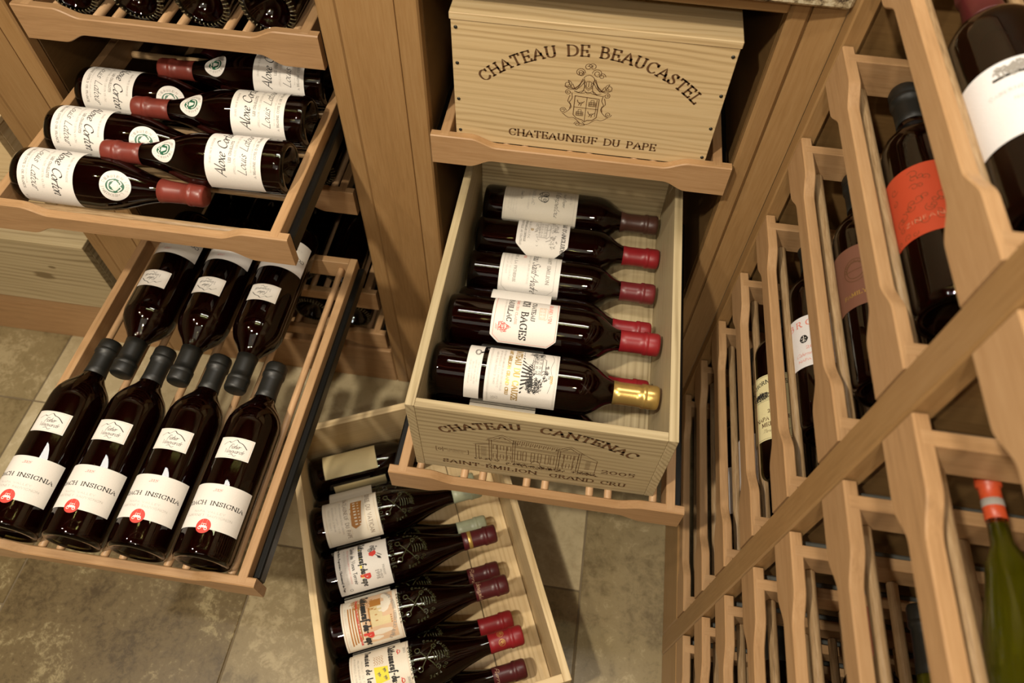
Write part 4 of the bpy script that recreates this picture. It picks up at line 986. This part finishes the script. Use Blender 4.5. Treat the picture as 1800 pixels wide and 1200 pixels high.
# ------------------------------------------------------------------ wooden wine boxes
def slab(t, name, mat, x0, x1, y0, y1, z0, z1, c=.001, label=None): return board(t, name, x0, x1, y0, y1, z0, z1, mat, c, label)
def prints(front, P):
    for (nm, mt), m in P.items(): link(nm, m.mesh(nm, mt, fix=False), front)
def crate(name, label, mtx, w, d, h, fam, lid=False, wall=.012, side=.012, prn=None, nails=(), zb=.009, groove=False, cat='wine box'):
    """origin at the front-left-bottom corner; x right, y back"""
    t = thing(name, label, cat, mtx)
    s = fam
    hh = h-(.0095 if lid else 0)
    slab(t, 'side_panel', s+'_y', 0, side, (0 if not lid else wall), d, 0, hh, .0006); slab(t, 'side_panel', s+'_y', w-side, w, (0 if not lid else wall), d, 0, hh, .0006)
    e = .0002
    fx0, fx1 = (side+e, w-side-e) if not lid else (0, w)
    f = slab(t, 'front_panel', s+'_x', fx0, fx1, 0, wall-e, 0, hh-.0002, .0006)
    slab(t, 'back_panel', s+'_x', side+e, w-side-e, d-wall, d, 0, hh-.0002, .0006)
    if groove:
        n = 4
        for i in range(n):
            a = side+e+(w-2*side-2*e)*i/n; b = side+e+(w-2*side-2*e)*(i+1)/n
            slab(t, 'bottom_board', s+'_y', a+.0008, b-.0008, wall+e, d-wall-e, 0, zb, .0006)
    else: slab(t, 'bottom_board', s+'_y', side+e, w-side-e, wall+e, d-wall-e, 0, zb, .0006)
    if lid: slab(t, 'lid', s+'_x', -.0015, w+.0015, -.0015, d+.001, h-.0093, h, .0008)
    if prn:
        P = {}; prn(P, lambda a, z: (a, -.0003, z)); prints(f, P)
    for x, z in nails:
        m = MB(); m.lathe([(.0001, -.0012), (.0018, -.001), (.0024, -.0002), (.0024, .0006)], 12, Matrix.Translation((x, 0, z)) @ Matrix.Rotation(PI/2, 4, 'X') @ Matrix.Scale(-1, 4, (0, 0, 1)))
        part('nail', m, 'nail', f)
    return t
BX, BZ = .0372, .7115
def beaucastel(P, fn0):
    fn = lambda a, z: fn0(a-BX, z-BZ)
    k = pm(P, 'branded_lettering', 'ink')
    # the arched name runs along the circle through its first, middle and last letters
    x1, z1, x2, z2, x3, z3 = .0815, .8106, .2090, .8590, .3389, .8123
    a_, b_ = x2-x1, z2-z1; c_, d_ = x3-x1, z3-z1; e_ = a_*(x1+x2)+b_*(z1+z2); f_ = c_*(x1+x3)+d_*(z1+z3); g_ = 2*(a_*(z3-z2)-b_*(x3-x2))
    cx, cz = (d_*e_-b_*f_)/g_, (a_*f_-c_*e_)/g_; r = math.hypot(x1-cx, z1-cz)
    th = math.asin((x3-cx)/r)-math.asin((x1-cx)/r)
    text(k, 'CHATEAU DE BEAUCASTEL', 0, 0, .0145, fn, 'roman', arc=((x1+x3)/2, cz, r), w=r*th+.010)
    text(k, 'CHATEAUNEUF DU PAPE', .2095, .7280, .0108, fn, 'roman', w=.198)
    e = pm(P, 'branded_crest', 'ink'); X, Z = .2093, .7985
    q = lambda L: [[(X+x*.001, Z+z*.001) for x, z in l] for l in L]
    sh = [(-15.5, 3), (15.5, 1.5), (15, -27), (10, -32), (3, -33), (0, -36), (-3, -33), (-11, -31), (-15.5, -26), (-15.5, 3)]
    lines(e, q([sh]), .0010, fn); lines(e, q([[(13, 0), (12.5, -26)], [(0, 2.5), (0, -35)], [(-15.5, -14), (15.5, -14.5)]]), .0007, fn)
    for cx_, cz_ in ((7.5, -6.5), (-7.5, -22.5)):
        L = [[(cx_-4.5, cz_-4), (cx_+4.5, cz_-4), (cx_+4.5, cz_+2), (cx_-4.5, cz_+2), (cx_-4.5, cz_-4)], [(cx_-2, cz_+2), (cx_-2, cz_+5), (cx_+2, cz_+5), (cx_+2, cz_+2)]]
        L += [[(cx_+i, cz_-4), (cx_+i, cz_+2)] for i in (-3, -1.2, 1.2, 3)]+[[(cx_-4.5, cz_-1), (cx_+4.5, cz_-1)]]
        lines(e, q(L), .0007, fn)
    for cx_, cz_ in ((-7.5, -6.5), (7.5, -22.5)):
        lines(e, q([crom([(cx_-4.5, cz_+3.5), (cx_-3, cz_), (cx_, cz_-1.5), (cx_+3, cz_+.5), (cx_+4.5, cz_+2.5)]), [(cx_-1, cz_-1.5), (cx_-2.5, cz_-4.5)], [(cx_+1, cz_-1.5), (cx_+.5, cz_-5)], crom([(cx_-2, cz_-.5), (cx_+1, cz_+.5), (cx_+3, cz_+.5)])]), .0010, fn, .5, .0005)
    for s in (-1, 1):
        L = [curl(s*26, 19, 5.5, 1.5, PI/2, s), curl(s*24.5, 7.5, 4.2, 1.5, PI/2, -s), curl(s*29.5, -20.5, 4.4, 1.5, 0, -s),
             crom([(s*26, 24.5), (s*20, 14), (s*13, 18), (s*6, 29)]), crom([(s*30, 16), (s*22, 12), (s*12, 15), (s*5, 26)]), crom([(s*20, 7), (s*19, -1), (s*22, -8), (s*19, -14), (s*23, -21), (s*28, -25)]),
             crom([(s*22, 3), (s*24, -6), (s*20, -10), (s*21, -17)]), crom([(s*30, -25), (s*22, -31), (s*14, -31), (s*6, -38), (0, -40)]), crom([(s*17, 10), (s*10, 8), (s*6, 12), (s*5, 20), (s*6, 27)]),
             crom([(s*20, 20), (s*15, 12), (s*10, 22)]), crom([(s*26, 16), (s*18, 13), (s*12, 19), (s*8, 29)])]
        lines(e, q(L), .0009, fn, .5, .0005)
    L = [curl(-3, 46, 5, 1.4, 0, 1), curl(2.5, 47, 5, 1.3, PI, -1), curl(-12, 37.5, 6.2, 1.7, 0, 1), curl(9, 38, 6.5, 1.7, PI, -1), curl(15, 35, 4.5, 1.4, 0, 1), curl(-11, 36, 4, 1.2, 1, -1), crom([(-7, 30), (-5, 33), (0, 35), (5, 32), (7, 28)]),
         crom([(-7, 22), (0, 26), (7, 22)]), [(-6, 21), (0, 15), (6, 21)], [(-5, 18), (0, 12.5), (5, 18)], [(-3, 19), (-3, 23.5)], [(0, 18), (0, 25)], [(3, 19), (3, 23.5)], crom([(-17, 10), (-8, 8), (0, 10), (8, 8), (19, 6)]),
         crom([(-13, 8), (-5, 12), (0, 8), (6, 12), (12, 7)]), curl(-9, -40.5, 4, 1.4, PI, -1), crom([(-3, -36), (1, -41), (-6, -43)])]
    lines(e, q(L), .0009, fn, .5, .0005)
NB = [(x-BX, z-BZ) for x, z in ((.0430, .8793), (.0430, .8307), (.0426, .7772), (.0430, .7268), (.3720, .8777), (.3722, .8235), (.3720, .7737), (.3722, .7260))]
crate('wine_box', 'closed pale pine wine box branded Chateau de Beaucastel with a crest', Matrix.Translation((BX, -.0026, BZ)), .3405, .30, .1872, 'pine', lid=True, prn=beaucastel, nails=NB)
CX, CY, CZ = .0376, -.3728, .4409
def cantenac(P, fn0):
    fn = lambda a, z: fn0(a-CX, z-CZ)
    k = pm(P, 'branded_lettering', 'ink'); e = pm(P, 'branded_house_drawing', 'ink')
    x1, z1, x2, z2, x3, z3 = .0880, .5520, .2020, .5860, .3200, .5540
    a_, b_ = x2-x1, z2-z1; c_, d_ = x3-x1, z3-z1; e_ = a_*(x1+x2)+b_*(z1+z2); f_ = c_*(x1+x3)+d_*(z1+z3); g_ = 2*(a_*(z3-z2)-b_*(x3-x2))
    cx, cz = (d_*e_-b_*f_)/g_, (a_*f_-c_*e_)/g_; r = math.hypot(x1-cx, z1-cz); th = math.asin((x3-cx)/r)-math.asin((x1-cx)/r)
    text(k, 'CHATEAU  CANTENAC', 0, 0, .0150, fn, 'roman', arc=((x1+x3)/2, cz, r), w=r*th+.012, weight=1.15)
    text(k, 'SAINT-ÉMILION  GRAND CRU', .2035, .4595, .0098, fn, 'roman', w=.252, weight=1.15)
    text(k, '2005', .3145, .4945, .0100, fn, 'roman', w=.044)
    text(pm(P, 'small_stamp', 'ink'), 'MIS EN BOUTEILLE', .0955, .5000, .0035, fn, 'light', w=.030); text(pm(P, 'small_stamp', 'ink'), 'AU CHATEAU', .0955, .4945, .0035, fn, 'light', w=.022)
    lines(pm(P, 'small_stamp', 'ink'), [[(.0715, .4930), (.0695, .4930), (.0695, .5060), (.0715, .5060)], [(.0785, .4930), (.0785, .5060)], [(.1115, .4930), (.1135, .4930), (.1135, .5060), (.1115, .5060)], circle(.0745, .4995, .002, .003, 10)], .0008, fn)
    L = []; V = lambda x, a, b: L.append([(x, a), (x, b)]); H = lambda z, a, b: L.append([(a, z), (b, z)])
    for x0, x1_, zt, pk in ((.142, .176, .548, .566), (.232, .262, .543, .560)):
        L.append([(x0-.003, zt), ((x0+x1_)/2, pk), (x1_+.003, zt), (x0-.003, zt)]); L.append([(x0-.004, zt-.003), (x1_+.004, zt-.003)]); L.append([(x0+.006, zt+.002), ((x0+x1_)/2, pk-.005), (x1_-.006, zt+.002)])
        V(x0, .487, zt); V(x1_, .487, zt); V(x0+.003, .487, zt); V(x1_-.003, .487, zt); V((x0+x1_)/2-.006, .49, .535); V((x0+x1_)/2+.006, .49, .535)
        L.append(circle((x0+x1_)/2, zt+.006, .004, n=8, a1=PI))
        for zz in (.495, .522):
            for cx2 in ((x0+x1_)/2-.0095, (x0+x1_)/2, (x0+x1_)/2+.0095): L.append([(cx2-.0022, zz), (cx2-.0022, zz+.013), (cx2+.0022, zz+.013), (cx2+.0022, zz)])
    L += [[(.176, .540), (.232, .536)], [(.176, .536), (.232, .532)], [(.168, .562), (.242, .551)], [(.124, .530), (.142, .536)], [(.124, .530), (.124, .489)], [(.128, .527), (.128, .489)], [(.262, .545), (.284, .528)], [(.284, .528), (.284, .489)], [(.264, .528), (.284, .523)], [(.121, .529), (.142, .533)]]
    for i in range(22):
        x = .173+i*.0028; L.append([(x, .542+(i % 2)*.004), (x+.001, .556-(i*.0003))])
    for x in (.182, .189, .200, .209, .219, .226): L.append([(x-.0022, .498), (x-.0022, .526), (x+.0022, .526), (x+.0022, .498), (x-.0022, .498)])
    for i in range(9): H(.497+i*.0034, .131, .138); H(.499+i*.003, .270, .276)
    L.append(circle(.2045, .492, .006, .010, 10, 0, PI)); L.append([(.1985, .510), (.2105, .510)])
    lines(e, L, .00075, fn)
    foliage(e, fn, .205, .483, .040, .0028, 90, 2, .0008); foliage(e, fn, .138, .487, .018, .0015, 24, 3, .0007); foliage(e, fn, .272, .484, .018, .003, 40, 4, .0008)
    poly(e, [(.2225, .480), (.2285, .480), (.2255, .491)], fn)
crate('wine_crate', 'open pine crate of five Bordeaux bottles branded Chateau Cantenac 2005', Matrix.Translation((CX, CY, CZ)), .3338, .502, .1712, 'oldpine', prn=cantenac, zb=.0122)
A3 = math.radians(24.3); U3 = Vector((math.cos(A3), math.sin(A3), 0)); W3 = Vector((-math.sin(A3), math.cos(A3), 0))
F3 = Matrix((U3, W3, Vector((0, 0, 1)))).transposed().to_4x4()
def f3(u, w, z=0): return Matrix.Translation(U3*u+W3*w+Vector((0, 0, z))) @ F3
crate('wine_crate', 'open pine crate on the floor full of Chateauneuf-du-Pape bottles', f3(-.336, -.651, .0004), .375, .550, .170, 'pine', groove=True, side=.0125, wall=.013)
crate('wine_box', 'plain knotty pine box low in the far left cabinet', Matrix.Translation((-1.03, -.0035, .1468)), .335, .30, .201, 'knotty', lid=True)
crate('wine_box', 'plain pine box in the far left cabinet mostly hidden by the burgundy drawer', Matrix.Translation((-1.04, -.002, .4405)), .335, .30, .185, 'pine', lid=True)

# ------------------------------------------------------------------ bottles in the left drawers
xs4 = [XL+.0722, XL+.161, XL+.2500, XL+.3385]
for i, x in enumerate(xs4):
    B['insignia'].place('wine_bottle', '%s Coach Insignia bottle lying label up along the drawer front' % ('leftmost', 'second from the left', 'third from the left', 'rightmost')[i], (x, -.5555, .4412), (0, 1, 0), 2, side=(1, 0, 0), group='bottles in the long open drawer')
for i, x in enumerate((XL+.117, XL+.2055, XL+.2940)):
    B['insignia'].place('wine_bottle', '%s of the three bottles pointing their black necks towards the drawer front' % ('leftmost', 'middle', 'rightmost')[i], (x, -.0005, .4522), (0, -1, 0), (-4, -2, 0)[i], side=(1, 0, 0), group='bottles in the long open drawer')
for i, y in enumerate((-.1510, -.0640, .0240)):
    B['latour'].place('wine_bottle', '%s of the three burgundy bottles lying with base at the left' % ('nearest', 'middle', 'farthest')[i], (-.5204, y, .6965), (1, -.01, 0), 21, group='bottles in the burgundy drawer')
for i, y in enumerate((-.1110, -.0200, .0680)):
    B['latour_b'].place('wine_bottle', '%s of the three burgundy bottles lying with base at the right' % ('nearest', 'middle', 'farthest')[i], (-.1615, y, .7230), (-1, -.03, 0), 21, group='bottles in the burgundy drawer')
for zz, nm in ((.8429, 'top left drawer'), (.5726, 'closed drawer above the longest one'), (.312, 'drawer under the longest one'), (.1778, 'lowest left drawer')):
    for i, x in enumerate(xs4):
        B['slot'].place('wine_bottle', '%s dark bottle lying base outward in the %s' % (('leftmost', 'second from left', 'third from left', 'rightmost')[i], nm), (x, .030, zz+.0125), (0, 1, 0), 0, group='bottles lying base outward in closed drawers')

# ------------------------------------------------------------------ bottles in the Cantenac crate
zf = CZ+.0122
for kind, y, lab, ph in (('monpelou', .0905, 'Pauillac bottle with dull cream label and dark brown capsule, farthest in the crate', 0), ('angludet', .0160, "bottle with D'Angludet house label and bright red capsule", -4), ('andre', -.0580, 'bottle with Saint-Emilion script label and wine-red capsule', 0),
                     ('plain_red', -.1330, 'bottle mostly hidden under the Lynch Bages bottle, red capsule tip showing', 20), ('plain_red', -.2360, 'bottle hidden under the gold-capped bottle, red capsule tip showing', 20), ('plain_wine', -.3220, 'bottle hidden against the front board of the Cantenac crate', 20)):
    b = B[kind]; b.place('wine_bottle', lab, (CX+.0215-(.004 if 'plain' in kind else 0), y, zf+b.R+.0002), (1, 0, 0), ph, group='bottles in the Cantenac crate')
B['bages'].place('wine_bottle', 'Lynch Bages bottle with red-bordered white label and red capsule', (CX+.0165, -.1910, .5450), (1, 0, 0), -9, group='bottles in the Cantenac crate')
B['cauze'].place('wine_bottle', 'Chateau du Cauze bottle with engraved house label and gold capsule', (CX+.0135, -.2810, .5520), (1, 0, 0), 8, group='bottles in the Cantenac crate')

# ------------------------------------------------------------------ bottles in the crate on the floor
def fb(kind, u, w, z, lab, phi=0):
    p = U3*u+W3*w; B[kind].place('wine_bottle', lab, (p.x, p.y, z), U3, phi, side=-W3, group='bottles in the crate on the floor')
zl = .0104+.0414
for kind, w, lab in (('aged_label', -.1590, 'dark bottle with aged cream labels, farthest in the floor crate'), ('pale_low', -.2420, 'lower bottle with pale green capsule behind the Vatican bottle'), ('pale_low', -.3330, 'lower bottle with pale green capsule below the Vatican bottle'),
                    ('maroon_low', -.4240, 'lower bottle with scripted maroon capsule beneath the castle label bottle'), ('red_low', -.5145, 'lower bottle with plain red capsule beneath the yellow shield bottle'), ('maroon_low', -.5975, 'nearest bottle with maroon capsule lettered Pierre at the bottom edge')):
    fb(kind, -.3215, w, zl, lab)
zt = zl+.0690
fb('vatican', -.3200, -.2890, zt, 'Cuvee du Vatican bottle with gold palace label and pale capsule', 4)
fb('cross', -.3150, -.3790, zt, 'Chateauneuf-du-Pape bottle with red crest label dated 1998 and gold-banded capsule', 0)
fb('usseglio', -.3190, -.4700, zt, 'Usseglio bottle with brown castle picture label and maroon capsule', 0)
fb('janasse', -.3175, -.5570, zt, 'Domaine de la Janasse bottle with yellow shield label and red capsule', 0)
